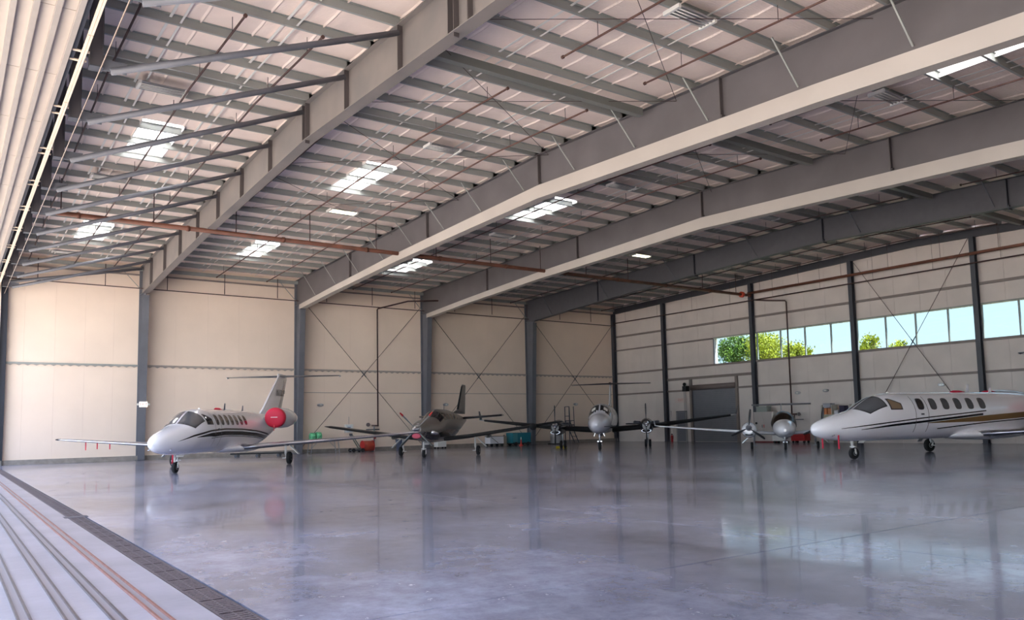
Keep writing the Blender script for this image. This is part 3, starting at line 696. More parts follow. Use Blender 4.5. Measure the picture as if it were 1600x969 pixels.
# ------------------------------------------------------------------ aircraft builders
class Fus:
    """Fuselage skin lofted from stations (x, z_top, z_bottom, half width, squareness)."""
    def __init__(s, st): s.st = sorted(st, key=lambda r: r[0])
    def at(s, x):
        t = s.st; x = max(t[0][0], min(t[-1][0], x))
        for i in range(len(t)-1):
            if x <= t[i+1][0]:
                p0 = t[max(i-1, 0)]; p1 = t[i]; p2 = t[i+1]; p3 = t[min(i+2, len(t)-1)]
                u = (x-p1[0])/(p2[0]-p1[0]); h = p2[0]-p1[0]; r = []
                for k in (1, 2, 3):
                    m1 = (p2[k]-p0[k])/(p2[0]-p0[0]) if p2[0] != p0[0] else 0; m2 = (p3[k]-p1[k])/(p3[0]-p1[0])
                    if i == 0: m1 = (p2[k]-p1[k])/h
                    if i == len(t)-2: m2 = (p2[k]-p1[k])/h
                    d = (p2[k]-p1[k])/h
                    if d == 0: m1 = m2 = 0
                    else:
                        if m1/d < 0: m1 = 0
                        if m2/d < 0: m2 = 0
                        m1 = max(-3*abs(d), min(3*abs(d), m1)); m2 = max(-3*abs(d), min(3*abs(d), m2))
                    r.append(p1[k]*(2*u**3-3*u*u+1)+m1*h*(u**3-2*u*u+u)+p2[k]*(-2*u**3+3*u*u)+m2*h*(u**3-u*u))
                return r
        return list(t[-1][1:4])
    def pt(s, x, ang, off=0.0):
        zt, zb_, w = s.at(x); zc = zb_+(zt-zb_)*0.5; h = (zt-zb_)/2
        n = Vector((0, math.sin(ang)/max(w, .01), math.cos(ang)/max(h, .01))).normalized()
        return Vector((x, w*math.sin(ang), zc+h*math.cos(ang)))+n*off
    def side(s, x, z, sd, off=0.004):
        zt, zb_, w = s.at(x); zc = (zt+zb_)/2; h = (zt-zb_)/2
        c = max(-0.98, min(0.98, (z-zc)/h)); return s.pt(x, sd*math.acos(c), off)
    def build(s, name, m, parent, n=28, nst=40, cut=None):
        x0, x1 = s.st[0][0], s.st[-1][0]; rings = []
        for i in range(nst+1):
            u = i/nst; x = x0+(x1-x0)*(0.5-0.5*math.cos(PI*u)) if True else 0
            rings.append([s.pt(x, 2*PI*k/n) for k in range(n)])
        return MB().loft(rings).build(name, m, parent)
    def patch(s, lo, hi, x0, x1, sd, n=8, m=4, off=0.005):
        """Side patch between curves z=lo(x), z=hi(x)."""
        v = []; f = []
        for i in range(n+1):
            x = x0+(x1-x0)*i/n
            for j in range(m+1): v.append(s.side(x, lo(x)+(hi(x)-lo(x))*j/m, sd, off))
        for i in range(n):
            for j in range(m): a = i*(m+1)+j; f.append((a, a+1, a+m+2, a+m+1))
        return MB().add(v, f, True)
    def window(s, xc, zc, w, h, sd, off=0.006, lean=0.0):
        v = [s.side(xc, zc, sd, off)]; n = 16
        for k in range(n):
            t = 2*PI*k/n; cx = abs(math.cos(t))**0.6*math.copysign(1, math.cos(t)); cz = abs(math.sin(t))**0.6*math.copysign(1, math.sin(t))
            v.append(s.side(xc+w/2*cx+lean*cz*h/2, zc+h/2*cz, sd, off))
        return MB().add(v, [(0, k+1, (k+1) % n+1) for k in range(n)], True)
    def pane(s, a0, a1, front, back, off=0.006, n=12, m=12):
        """Windshield pane between angles a0..a1 (radians from top) and curves x=front(a), x=back(a)."""
        v = []; f = []
        for i in range(n+1):
            a = a0+(a1-a0)*i/n
            for j in range(m+1): v.append(s.pt(front(a)+(back(a)-front(a))*j/m, a, off))
        for i in range(n):
            for j in range(m): q = i*(m+1)+j; f.append((q, q+1, q+m+2, q+m+1))
        return MB().add(v, f, True)

AF = [(0, 0), (0.012, .16), (0.05, .32), (0.15, .47), (0.3, .5), (0.5, .44), (0.75, .24), (1, .02)]
def foil(le, chord, th, vertical=False, lo=0.0, hi=1.0, grow=0.0):
    """Closed aerofoil ring; le = leading edge point, runs aft (-x)."""
    up = [(u, t) for u, t in AF if lo <= u <= hi]; ring = []
    if hi < 1 and up[-1][0] < hi:
        up.append((hi, 0.5))
    pts = [(u, t) for u, t in up]+[(u, -t*0.8) for u, t in reversed(up[1:])]
    for u, t in pts:
        d = t*th*(1+grow)+(math.copysign(grow*0.05, t) if t else 0)
        x = le[0]-u*chord+(grow*0.06 if u < .01 else 0)
        ring.append((x, le[1]+d, le[2]) if vertical else (x, le[1], le[2]+d))
    return ring
def wing_mb(secs, sd=1, vertical=False, lo=0, hi=1.0, grow=0.0):
    return MB().loft([foil((x, y*sd if not vertical else y, z), c, t, vertical, lo, hi, grow) for (x, y, z, c, t) in secs])
def wheel(parent, x, y, r, w, hub=ALU, lean=0):
    m = MB().lathe([(-w/2, r*.55), (-w/2, r*.82), (-w*.36, r*.97), (0, r), (w*.36, r*.97), (w/2, r*.82), (w/2, r*.55)], (x, y, r), 'y', 24)
    o = m.build('tyre', BLACK, parent)
    MB().lathe([(-w*.40, r*.2), (-w*.52, r*.3), (-w*.46, r*.56), (w*.46, r*.56), (w*.52, r*.3), (w*.40, r*.2)], (x, y, r), 'y', 18).build('wheel_hub', hub, o)
    return o
def gear(parent, x, y, top, r, w, sd=0, twin=False, m=WHITEM, door=True, link_=0.25, name='landing_leg'):
    g = MB().tube([(x+0.02, y, top), (x+0.02, y, r+0.18)], 0.05, 10).tube([(x, y, r+0.35), (x, y, r+0.12)], 0.035, 8)
    oy = 0.0 if twin else (w*.5+0.05)*(-sd if sd else 1)
    if sd == 0 and not twin:                                   # nose fork
        for s_ in (-1, 1): g.bar((x, y+s_*(w/2+.035), r+0.18), (x-.03, y+s_*(w/2+.035), r), 0.03, 0.05)
        g.box(x-.04, x+.04, y-w/2-.05, y+w/2+.05, r*2-0.0, r*2+0.05); g.tube([(x-.03, y-w/2-.05, r), (x-.03, y+w/2+.05, r)], 0.02, 8)
    else:
        g.tube([(x, y, r+.25), (x-.12, y, r+.12), (x-.05, y, r)], 0.035, 8); g.tube([(x-.05, y-w, r), (x-.05, y+w, r)], 0.02, 8)
    leg = g.build(name, m, parent)
    MB().bar((x+.07, y, r+.30), (x+.12, y, top-.1), 0.025, 0.025).build('torque_link', m, leg)
    if twin:
        for s_ in (-1, 1): wheel(parent, x-.05, y+s_*(w*.5+.05), r, w)
    elif sd == 0: wheel(parent, x-.03, y, r, w)
    else: wheel(parent, x-.05, y+sd*(w*.5+.06), r, w)
    if door:
        if sd == 0: MB().obox((x-.55, y+.02, top-.12), Vector((0.75, 0, -0.55)).normalized(), Vector((0,1,0)), Vector((.55, 0, .75)).normalized(), .22, .13, .01).build('gear_door', m, parent)
        else: MB().obox((x+.02, y+sd*.36, (top+r)/2+.08), Vector((0, .62*sd, -.6)).normalized(), Vector((1,0,0)), Vector((0, .6, .62*sd)).normalized(), .34, .14, .012).build('gear_door', m, parent)
def propeller(parent, c, blades, R_, m, tip=None, spin=ALU, pitch=0.9, ph=0.0, sr=0.16, sl=0.42):
    """Stopped propeller facing +x at c."""
    sp = MB().lathe([(-0.12, sr), (0.02, sr), (sl*.45, sr*.8), (sl*.8, sr*.42), (sl, 0.01)], c, 'x', 20).build('spinner', spin, parent)
    for k in range(blades):
        a = ph+2*PI*k/blades; rad = Vector((0, math.sin(a), math.cos(a))); tan = Vector((0, math.cos(a), -math.sin(a)))
        def sec(rr, ch, th, pt_):
            d = (tan*math.cos(pt_)+Vector((1,0,0))*math.sin(pt_)); nn = rad.cross(d)
            o = Vector(c)+rad*rr
            return [o+d*ch/2, o+nn*th+d*ch*.1, o-d*ch/2, o-nn*th+d*ch*.1]
        secs = [(sr*.8, .06, .03), (R_*.25, .10, .022), (R_*.5, .16, .015), (R_*.8, .15, .010), (R_*.96, .11, .006), (R_, .04, .004)]
        MB().loft([sec(rr, ch, th, pitch*(1-.35*rr/R_)) for rr, ch, th in secs]).build('blade', m[k] if isinstance(m, list) else m, parent)
        if tip and tip[k]: MB().loft([sec(rr, ch*1.35, th+.02, pitch*.7) for rr, ch, th in secs if rr > R_*.7]).build('blade_cover', tip[k], parent)
    return sp

def jet(name, label, loc, rz, group, gold, cfg):
    t = thing(name, label, 'aircraft', loc, rz, group)
    F = Fus([(1.93, 1.16, 1.10, .03), (1.84, 1.31, .96, .17), (1.6, 1.44, .84, .32), (1.2, 1.56, .76, .46), (.6, 1.70, .70, .60), (.15, 1.80, .67, .68), (-.1, 1.88, .66, .71), (-.45, 2.08, .66, .735), (-.85, 2.27, .66, .76), (-1.3, 2.40, .66, .78), (-1.9, 2.45, .66, .79),
             (-3, 2.46, .66, .79), (-6.5, 2.47, .66, .79), (-8.2, 2.45, .76, .77), (-9.8, 2.40, 1.08, .68), (-11.2, 2.33, 1.42, .48), (-12.6, 2.22, 1.68, .28), (-13.7, 2.08, 1.86, .08)])
    F.build('fuselage', JETW, t, 30, 56)
    # windows
    for sd in (-1, 1):
        for k in range(cfg['nwin']):
            xc = cfg['w0']-cfg['dw']*k; dark = k == 0 or (not gold)
            fr = F.window(xc, 2.0, .36, .44, sd, .005, -.10).build('cabin_window', mat('window_frame_grey', (58, 58, 62), .35), t)
            F.window(xc, 2.0, .28, .35, sd, .011, -.10).build('window_pane', GLASSD if dark else GLASSG, fr)
        pf = F.pane(sd*.05, sd*1.05, lambda a: -.02-.28*(abs(a)/1.05)**2, lambda a: -1.02-.10*abs(a), .006).build('windshield', mat('windshield_frame', (46, 46, 52), .3), t)
        F.pane(sd*.09, sd*.99, lambda a: -.09-.27*(abs(a)/1.05)**2, lambda a: -.96-.10*abs(a), .012).build('windshield_pane', GLASSG if gold else GLASSG, pf)
        sf = F.patch(lambda x: 1.80, lambda x: 2.22-.16*max(0, -x-1.35)/.4, -1.80, -1.22, sd, 5, 4, .006).build('cockpit_side_window', mat('windshield_frame', (46, 46, 52), .3), t)
        F.patch(lambda x: 1.84, lambda x: 2.18-.16*max(0, -x-1.35)/.4, -1.75, -1.27, sd, 5, 4, .012).build('side_pane', mat('painted_reflection_glass', (150, 128, 104), .1) if gold else GLASSD, sf)  # tan base colour stands in for a warm reflection on the pane
        # stripes
        if not gold:
            c1 = lambda x: lerp([(-9.3, 1.26), (-7, 1.45), (-5, 1.54), (-3, 1.56), (-1.5, 1.50), (0, 1.32), (1.05, 1.15)], x)
            F.patch(lambda x: c1(x)+.03, lambda x: c1(x)+.03+.065*min(1, (1.05-x)/1.2), -9.3, 1.0, sd, 40, 1, .004).build('stripe', BLKG, t)
            F.patch(lambda x: c1(x)-.03-.16*min(1, max(0, (-.2-x)/1.6)), lambda x: c1(x)-.025, -9.3, -.25, sd, 36, 2, .004).build('stripe', BLKG, t)
            F.patch(lambda x: c1(x)-.245, lambda x: c1(x)-.22, -9.3, -1.6, sd, 30, 1, .004).build('stripe', BLKG, t)
        else:
            c1 = lambda x: lerp([(-9.5, 1.88), (-6.1, 1.68), (-2.7, 1.45), (1.1, 1.13)], x)
            F.patch(lambda x: c1(x), lambda x: c1(x)+.02+.02*min(1, (1.05-x)/1.5), -6.2, 1.0, sd, 30, 1, .004).build('stripe', BLKG, t)
            c2 = lambda x: lerp([(-9.5, 1.72), (-6.1, 1.55), (-2.7, 1.30), (.2, 1.10)], x)
            F.patch(lambda x: c2(x)-.01, lambda x: c2(x)+.07*min(1, max(0, (.3-x)/1.6)), -6.0, .2, sd, 30, 2, .004).build('stripe', BLKG, t)
            F.patch(lambda x: c2(x)-.05-.20*min(1, max(0, (-3.0-x)/3)), lambda x: c2(x)-.03, -9.5, -3.0, sd, 24, 2, .0045).build('gold_stripe', GOLD, t)
            F.patch(lambda x: c2(x)-.33, lambda x: c2(x)-.29, -9.5, -3.6, sd, 24, 1, .0045).build('stripe', BLKG, t)
    # entry door outline (port side)
    dm = MB()
    dx = cfg['w0']
    for (a, b, c, d) in ((dx-.32, dx-.31, .95, 2.30), (dx+.33, dx+.34, .95, 2.30)):
        v = [F.side(x, z, 1, .006) for x in (a-.008, b+.008) for z in [c+(d-c)*q/8 for q in range(9)]]
        dm.add(v, [(q, q+1, q+10, q+9) for q in range(8)])
    dm.build('door_seam', mat('seam_grey', (88, 86, 90), .5), t)
    MB().obox(F.side(dx, 1.62, 1, .01), Vector((1,0,0)), Vector((0,0,1)), Vector((0,1,0)), .07, .03, .012).build('door_handle', STEELD, t)
    # belly fairing, wings
    rings = []
    for i in range(13):
        u = i/12; x = -3.6+cfg['wx']-5.0*u; k = math.sin(PI*min(1, max(0.0, u)))**.5 if 0 < u < 1 else .05
        rings.append([(x, 1.05*k*math.cos(2*PI*q/16), .78+.24*k*math.sin(2*PI*q/16)) for q in range(16)])
    MB().loft(rings).build('belly_fairing', JETW, t)
    for sd in (-1, 1):
        secs = [(-4.7, .55, .78, 2.6, .30), (-5.3, 1.4, .84, 2.1, .26), (-6.85, 8.05, 1.27, 1.0, .12), (-7.1, 8.5, 1.30, .70, .06)]
        secs = [(x+cfg['wx'], y, z, c, th) for x, y, z, c, th in secs]
        wg = wing_mb(secs, sd).build('wing', mat('wing_upper_paint', (176, 178, 184), .2, .2, coat=.5), t)
        wing_mb([(x, y, z, c, th) for x, y, z, c, th in secs], sd, False, 0, .05, .12).build('leading_edge', mat('worn_metal_edge', (176, 176, 184), .25, .9), wg)
        MB().lathe([(-.35, .01), (-.1, .045), (.1, .045), (.3, .01)], (-7.3+cfg['wx'], sd*8.53, 1.30), 'x', 10).build('wing_tip_light', GLASSD, wg)
        # engines
        ex, ey, ez = cfg['ex'], sd*1.36, 2.12
        en = MB().lathe([(0.0, .36), (.03, .42), (-.1, .46), (-.8, .50), (-1.6, .48), (-2.4, .38), (-2.9, .28), (-2.95, .22)], (ex, ey, ez), 'x', 26).build('engine_nacelle', SILV, t)
        MB().lathe([(-2.9, .2), (-3.2, .17)], (ex, ey, ez), 'x', 16).build('exhaust_pipe', STEELD, en)
        cv = MB().lathe([(-.22, .478), (.02, .475), (.08, .43), (.11, .30), (.125, .02)], (ex, ey, ez), 'x', 26).build('engine_cover', REDC, t, 'red fabric cover over the engine inlet')
        MB().box(ex+.128, ex+.134, ey-.16, ey+.16, ez+.0, ez+.035).build('cover_print', mat('white_print', (240, 214, 214), .6), cv)
        MB().tube([(ex+.1, ey, ez-.35), (ex+.14, ey, ez-.62)], .02, 5).build('cover_streamer', mat('streamer_red', (222, 90, 90), .6), cv)
        MB().loft([foil((ex-.6, sd*.60, ez-.02), 1.6, .14), foil((ex-.55, sd*.95, ez), 1.5, .12)]).build('engine_pylon', SILV, t)
        st = [(-12.95, .02, 4.42, 1.15, .12), (-13.75, 3.1, 4.46, .62, .05)]
        wing_mb(st, sd).build('tailplane', mat('tail_dark_edge', (96, 96, 100), .25, .2), t)
        MB().lathe([(-.2, .01), (0, .035), (.2, .01)], (-14.0, sd*3.1, 4.42), 'x', 8).build('tailplane_tip', CHROME, t)
    fin = wing_mb([(-9.4, 0, 2.20, 3.9, .20), (-10.2, 0, 2.6, 3.25, .20), (-12.75, 0, 4.35, 1.75, .15), (-12.8, 0, 4.56, 1.6, .07)], 1, True).build('tail_fin', JETW, t)
    wing_mb([(-9.4, 0, 2.20, 3.9, .20), (-10.2, 0, 2.6, 3.25, .20), (-12.75, 0, 4.35, 1.75, .15)], 1, True, 0, .05, .12).build('fin_leading_edge', JETW, fin)
    MB().bar((-12.85, .105, 2.7), (-13.75, .07, 4.25), .012, .012).build('rudder_seam', STEELD, fin)
    if not gold:
        for sd in (-1, 1):
            text_mesh('N10UP', .50, BLKG, fin, 'registration', (-13.0, sd*.118, 3.50), (PI/2+.03*sd, 0, PI if sd > 0 else 0), .002)
    # gear
    gear(t, 0.0, 0, .85, .22, .14, 0, name='nose_leg')
    gx = cfg['gx']
    for sd in (-1, 1): gear(t, gx, sd*2.45, .92, .28, .17, sd)
    # probes and antennas
    for (x, h) in cfg['ant']: MB().loft([foil((x, 0, 2.45), .22, .02, True), foil((x-.1, 0, 2.45+h), .12, .01, True)]).build('antenna', JETW if gold else STEEL, t)
    MB().lathe([(-.45, .02), (-.15, .07), (.2, .07), (.4, .01)], (cfg['bx'], 0, 2.47), 'x', 12).build('beacon_cover', REDC, t, 'red cover strip on the cabin roof')
    MB().tube([(-1.6, .25, 2.42), (-1.6, .25, 2.47)], .05, 8).build('roof_light', WHITEM, t)
    for sd in (-1, 1): MB().tube([(1.2, sd*.36, .93), (1.35, sd*.40, .90)], .022, 6).build('pitot_probe', CHROME, t)
    return t, F

J1 = jet('business_jet', 'white business jet with black stripes and red engine covers, parked nearest the left wall', (17.5, -38.52, 0), -.62, 'parked business jets', False, dict(nwin=7, w0=-2.28, dw=.56, gx=-5.9, wx=0.0, ex=-7.85, bx=-4.2, ant=((-4.9, .30), (-7.2, .26))))
t = J1[0]
for k, (y, l) in enumerate(((-6.1, .40), (-6.7, .38), (-7.25, .42))):
    MB().box(-7.2-.03*k, -7.19-.03*k, y-.025, y+.025, 1.2-l, 1.2).build('warning_streamer', REDC, t, 'red streamer hanging under the wing')
MB().tube([(.04, -.06, .80), (.07, -.07, .35)], .03, 6).build('gear_pin_streamer', REDC, t, 'pink red streamer on the nose leg')
J2 = jet('business_jet', 'white business jet with black and gold stripes, cropped by the right picture edge', (32.5, -18.1, 0), -1.80, 'parked business jets', True, dict(nwin=6, w0=-2.75, dw=.665, gx=-6.9, wx=-0.8, ex=-9.1, bx=-5.6, ant=((-6.1, .34), (-7.4, .22))))
for sd in (-1, 1): MB().box(1.05, 1.07, sd*.40-.03, sd*.40+.03, .42, .92).build('probe_streamer', REDC, J2[0], 'red streamer hanging from the nose probe')

# ---- dark single engine turboprop
t = thing('turboprop_plane', 'dark taupe single engine propeller plane with red tipped blades, behind the left jet', 'aircraft', (14.35, -26.2, 0), -.80)
F = Fus([(1.15, 1.62, 1.20, .22), (1.0, 1.70, 1.05, .34), (.5, 1.84, .88, .46), (-.2, 1.93, .78, .54), (-.9, 2.0, .74, .60), (-1.3, 2.16, .72, .62), (-1.75, 2.36, .72, .63), (-2.3, 2.46, .72, .64), (-3.6, 2.46, .74, .64), (-5, 2.36, .90, .55), (-6.4, 2.22, 1.25, .38), (-7.8, 2.08, 1.62, .2), (-8.6, 1.98, 1.8, .06)])
F.build('fuselage', DARKG, t, 28, 44)
for sd in (-1, 1):
    F.patch(lambda x: F.at(x)[1]+.02, lambda x: F.at(x)[1]+(F.at(x)[0]-F.at(x)[1])*lerp([(-8, .1), (-4, .36), (1.0, .42)], x), -7.5, .98, sd, 26, 4, .005).build('belly_paint', DARKN, t, 'black lower fuselage')
    pf = F.pane(sd*.05, sd*1.05, lambda a: -1.0-.15*abs(a), lambda a: -1.72-.05*abs(a), .006).build('windshield', GLASSD, t)
    F.patch(lambda x: 1.88, lambda x: 2.22, -2.25, -1.86, sd, 4, 3, .006).build('cockpit_side_window', GLASSD, t)
    for k in range(4): F.window(-2.7-.62*k, 2.05, .32, .30, sd, .006).build('cabin_window', GLASSD, t)
    secs = [(-1.9, .5, .88, 2.1, .28), (-2.2, 1.6, .98, 1.75, .24), (-2.75, 6.2, 1.62, 1.15, .14), (-2.95, 6.55, 1.66, .85, .06)]
    wg = wing_mb(secs, sd).build('wing', mat('dark_wing_paint', (74, 74, 76), .25, .2), t)
    wing_mb(secs[:3], sd, False, 0, .05, .15).build('deice_boot', BLACK, wg)
    MB().lathe([(-.9, .02), (-.3, .10), (.1, .10), (.3, .03)], (-3.0, sd*2.6, .98), 'x', 10).build('flap_track_fairing', DARKG, wg)
    wing_mb([(-6.9, .05, 1.98, 1.2, .18), (-7.3, 2.5, 2.12, .8, .12)], sd).build('tailplane', DARKN, t)
    gear(t, -2.75, sd*1.98, .95, .25, .16, sd)
    MB().tube([(.35, sd*.48, 1.28), (.2, sd*.66, 1.22), (-.05, sd*.70, 1.2)], .09, 10).build('exhaust_stub', CHROME, t)
MB().lathe([(-.25, .01), (0, .17), (.2, .19), (.42, .12), (.5, .02)], (-2.75, 5.1, 1.42), 'x', 14).build('wing_pod', BLACK, t, 'black radar pod on the wing')
wing_mb([(-5.4, 0, 2.25, 3.1, .10), (-6.7, 0, 2.5, 1.85, .14), (-7.8, 0, 3.92, .95, .09), (-7.9, 0, 4.0, .8, .04)], 1, True).build('tail_fin', DARKG, t)
wing_mb([(-6.66, 0, 2.5, 1.85, .15), (-7.78, 0, 3.9, .95, .10)], 1, True, 0, .05, .2).build('fin_boot', BLACK, t)
gear(t, 0, 0, .90, .21, .14, 0, name='nose_leg')
propeller(t, (1.22, 0, 1.42), 4, 1.16, [mat('grey_blade', (120, 122, 122), .3, .5)]*4, [REDP, None, None, REDP], CHROME, 1.15, PI/4, .17, .46)
rg = [[(x, .24*k*math.cos(2*PI*q/18), 1.10+.135*k*math.sin(2*PI*q/18)) for q in range(18)] for x, k in ((1.06, 1), (1.17, .98), (1.22, .75))]
ic = MB().loft(rg).build('intake_plug', mat('pink_red_plug', (226, 96, 116), .6), t, 'red plug in the engine air intake')
rg = [[(x, .27*k*math.cos(2*PI*q/18), 1.10+.165*k*math.sin(2*PI*q/18)) for q in range(18)] for x, k in ((1.00, 1), (1.14, 1.02))]
MB().loft(rg, True, False).build('intake_lip', CHROME, t)
MB().tube([(-3.8, 0, 2.44), (-3.85, 0, 2.72)], .012, 6).build('antenna', STEELD, t)

# ---- silver twin turboprop with T tail
t = thing('twin_turboprop', 'silver twin engine propeller plane with tall T tail, parked near the far corner', 'aircraft', (15.2, -15.35, 0), -.80)
F = Fus([(1.85, 1.50, 1.40, .05), (1.7, 1.66, 1.22, .24), (1.3, 1.82, 1.04, .42), (.6, 2.0, .94, .58), (-.1, 2.12, .9, .66), (-.35, 2.24, .9, .68), (-.85, 2.55, .9, .70), (-1.4, 2.68, .9, .72), (-5, 2.70, .9, .72), (-7.2, 2.62, 1.0, .66), (-9, 2.45, 1.4, .42), (-10.8, 2.28, 1.8, .18), (-11.8, 2.2, 2.0, .06)])
F.build('fuselage', SILV, t, 28, 44)
for sd in (-1, 1):
    F.pane(sd*.06, sd*1.08, lambda a: -.22-.10*abs(a), lambda a: -.92-.12*abs(a), .006).build('windshield', GLASSD, t)
    F.pane(sd*.34, sd*.70, lambda a: -.50, lambda a: -.74, .013, 4, 3).build('sun_shade', mat('white_sun_shade', (226, 222, 214), .6), t, 'white sun shade behind the windshield')
    F.patch(lambda x: 2.02, lambda x: 2.42, -1.65, -1.2, sd, 4, 3, .006).build('cockpit_side_window', GLASSD, t)
    for k in range(6): F.window(-2.4-.75*k, 2.15, .30, .32, sd, .006).build('cabin_window', GLASSD, t)
    F.patch(lambda x: 1.32, lambda x: 1.36, -8, 1.4, sd, 30, 1, .004).build('stripe', STEELD, t)
    secs = [(-2.7, .55, 1.12, 2.3, .34), (-2.9, 2.6, 1.26, 2.15, .30), (-4.0, 7.6, 1.84, 1.1, .12), (-4.2, 7.95, 1.88, .8, .06)]
    wg = wing_mb(secs, sd).build('wing', mat('silver_wing_paint', (196, 196, 200), .25), t)
    wing_mb(secs[:3], sd, False, 0, .12, .10).build('deice_boot', BLACK, wg, 'black rubber boot along the leading edge')
    MB().loft([foil((-4.3, sd*7.95, 1.88), .8, .04, True), foil((-4.75, sd*8.12, 2.45), .4, .02, True)]).build('winglet', STEELD, wg)
    ny = sd*2.62
    nc = Fus([(-.65, 1.62, 1.10, .22), (-.75, 1.68, 1.0, .30), (-1.4, 1.76, .88, .37), (-2.6, 1.78, .86, .40), (-4.2, 1.66, .98, .34), (-6.0, 1.5, 1.3, .06)])
    rings = [[Vector((0, ny, 0))+nc.pt(x, 2*PI*q/20) for q in range(20)] for x in (-.65, -.75, -1.0, -1.4, -2.0, -2.6, -3.4, -4.2, -5.2, -6.0)]
    en = MB().loft(rings).build('engine_nacelle', mat('dark_nacelle_paint', (48, 46, 50), .2, .2), t)
    rg = [[(x, ny+.30*k*math.cos(2*PI*q/16), 1.05+.12*k*math.sin(2*PI*q/16)) for q in range(16)] for x, k in ((-.85, 1.05), (-.68, 1.0), (-.66, .8), (-.8, .7))]
    MB().loft(rg, True, False).build('intake_lip', CHROME, en)
    for s2 in (-1, 1): MB().tube([(-1.1, ny+s2*.36, 1.5), (-1.25, ny+s2*.58, 1.52), (-1.5, ny+s2*.66, 1.54)], .10, 10).build('exhaust_stub', STEELD, en)
    propeller(t, (-.60, ny, 1.46), 4, 1.16, mat('dark_blade', (52, 50, 54), .35, .4), None, CHROME, 1.35, 0.0, .17, .40)
    gear(t, -4.2, sd*2.62, 1.1, .25, .15, sd, True, ALU, False)
    wing_mb([(-10.7, .02, 4.28, 1.25, .12), (-11.3, 2.8, 4.28, .75, .05)], sd).build('tailplane', mat('dark_tailplane', (62, 56, 60), .4), t)
wing_mb([(-7.6, 0, 2.5, 3.9, .10), (-9.0, 0, 2.85, 2.6, .16), (-10.5, 0, 4.1, 1.7, .14), (-10.6, 0, 4.32, 1.6, .10)], 1, True).build('tail_fin', JETW, t)
MB().lathe([(-1.6, .02), (-.6, .10), (.1, .10), (.35, .01)], (-10.7, 0, 4.28), 'x', 12).build('tail_bullet', mat('dark_tailplane', (62, 56, 60), .4), t)
gear(t, 0, 0, 1.05, .24, .16, 0, name='nose_leg', m=CHROME)
for sd in (-1, 1): MB().obox((-.1, sd*.24, .95), Vector((1,0,0)), Vector((0, sd*.4, -1)).normalized(), Vector((0, 1, sd*.4)).normalized(), .3, .17, .008).build('nose_gear_door', CHROME, t)

# ---- small white diesel twin
dark_canopy = mat('brown_tinted_canopy', (40, 28, 24), .25); dark_canopy.node_tree.nodes['Principled BSDF'].inputs['Specular IOR Level'].default_value = 0.12
t = thing('light_twin_plane', 'small white twin propeller plane with dark bubble canopy beside the right jet', 'aircraft', (24.9, -11.7, 0), -.92)
F = Fus([(.75, 1.06, .92, .06), (.6, 1.22, .80, .26), (.2, 1.38, .68, .42), (-.3, 1.50, .60, .53), (-.6, 1.62, .58, .57), (-1.0, 1.82, .57, .60), (-1.6, 1.94, .58, .61), (-2.4, 1.92, .62, .58), (-3.2, 1.70, .80, .42), (-4.2, 1.46, 1.0, .22), (-6.6, 1.36, 1.12, .10), (-7.0, 1.3, 1.2, .04)])
F.build('fuselage', JETW, t, 26, 40)
F.pane(-1.5, 1.5, lambda a: -.34-.10*abs(a), lambda a: -2.5+.25*abs(a), .018, 28, 34).build('canopy', dark_canopy, t)
for sd in (-1, 1):
    secs = [(-.95, .45, .82, 1.5, .20), (-1.1, 1.6, .88, 1.35, .18), (-1.6, 6.3, 1.28, .85, .09), (-1.75, 6.65, 1.34, .6, .05)]
    wg = wing_mb(secs, sd).build('wing', JETW, t)
    MB().loft([foil((-1.85, sd*6.65, 1.34), .55, .03, True), foil((-2.2, sd*6.75, 1.66), .25, .02, True)]).build('winglet', JETW, wg)
    ny = sd*1.70
    nc = Fus([(.42, 1.22, .86, .20), (.3, 1.32, .74, .32), (-.2, 1.42, .64, .39), (-.9, 1.40, .66, .38), (-1.8, 1.25, .8, .28), (-2.9, 1.08, .98, .05)])
    en = MB().loft([[Vector((0, ny, 0))+nc.pt(x, 2*PI*q/20) for q in range(20)] for x in (.42, .38, .3, .05, -.2, -.9, -1.4, -1.8, -2.4, -2.9)]).build('engine_nacelle', JETW, t)
    MB().loft([[(x, ny+.20*math.cos(2*PI*q/14), .80+.045*math.sin(2*PI*q/14)) for q in range(14)] for x in (.30, .375)]).build('air_intake', BLACK, en)
    MB().lathe([(-.05, .06), (.03, .06)], (-.55, ny+.36, 1.36), 'x', 12).build('side_scoop', BLACK, en)
    propeller(t, (.48, ny, 1.14), 3, .94, mat('black_blade', (46, 46, 52), .3), [JETW if False else None]*3, mat('grey_spinner', (128, 128, 136), .3, .2), 1.0, 0.12, .15, .34)
    gear(t, -1.75, sd*1.5, .78, .19, .13, sd, m=ALU)
    wing_mb([(-6.15, .02, 2.38, .75, .13), (-6.35, 1.62, 2.38, .5, .10)], sd).build('tailplane', mat('grey_tailplane', (120, 118, 122), .4), t)
wing_mb([(-5.0, 0, 1.38, 1.9, .06), (-5.7, 0, 1.6, 1.2, .09), (-6.2, 0, 2.42, .75, .07)], 1, True).build('tail_fin', JETW, t)
gear(t, 0, 0, .80, .19, .13, 0, name='nose_leg', m=ALU)

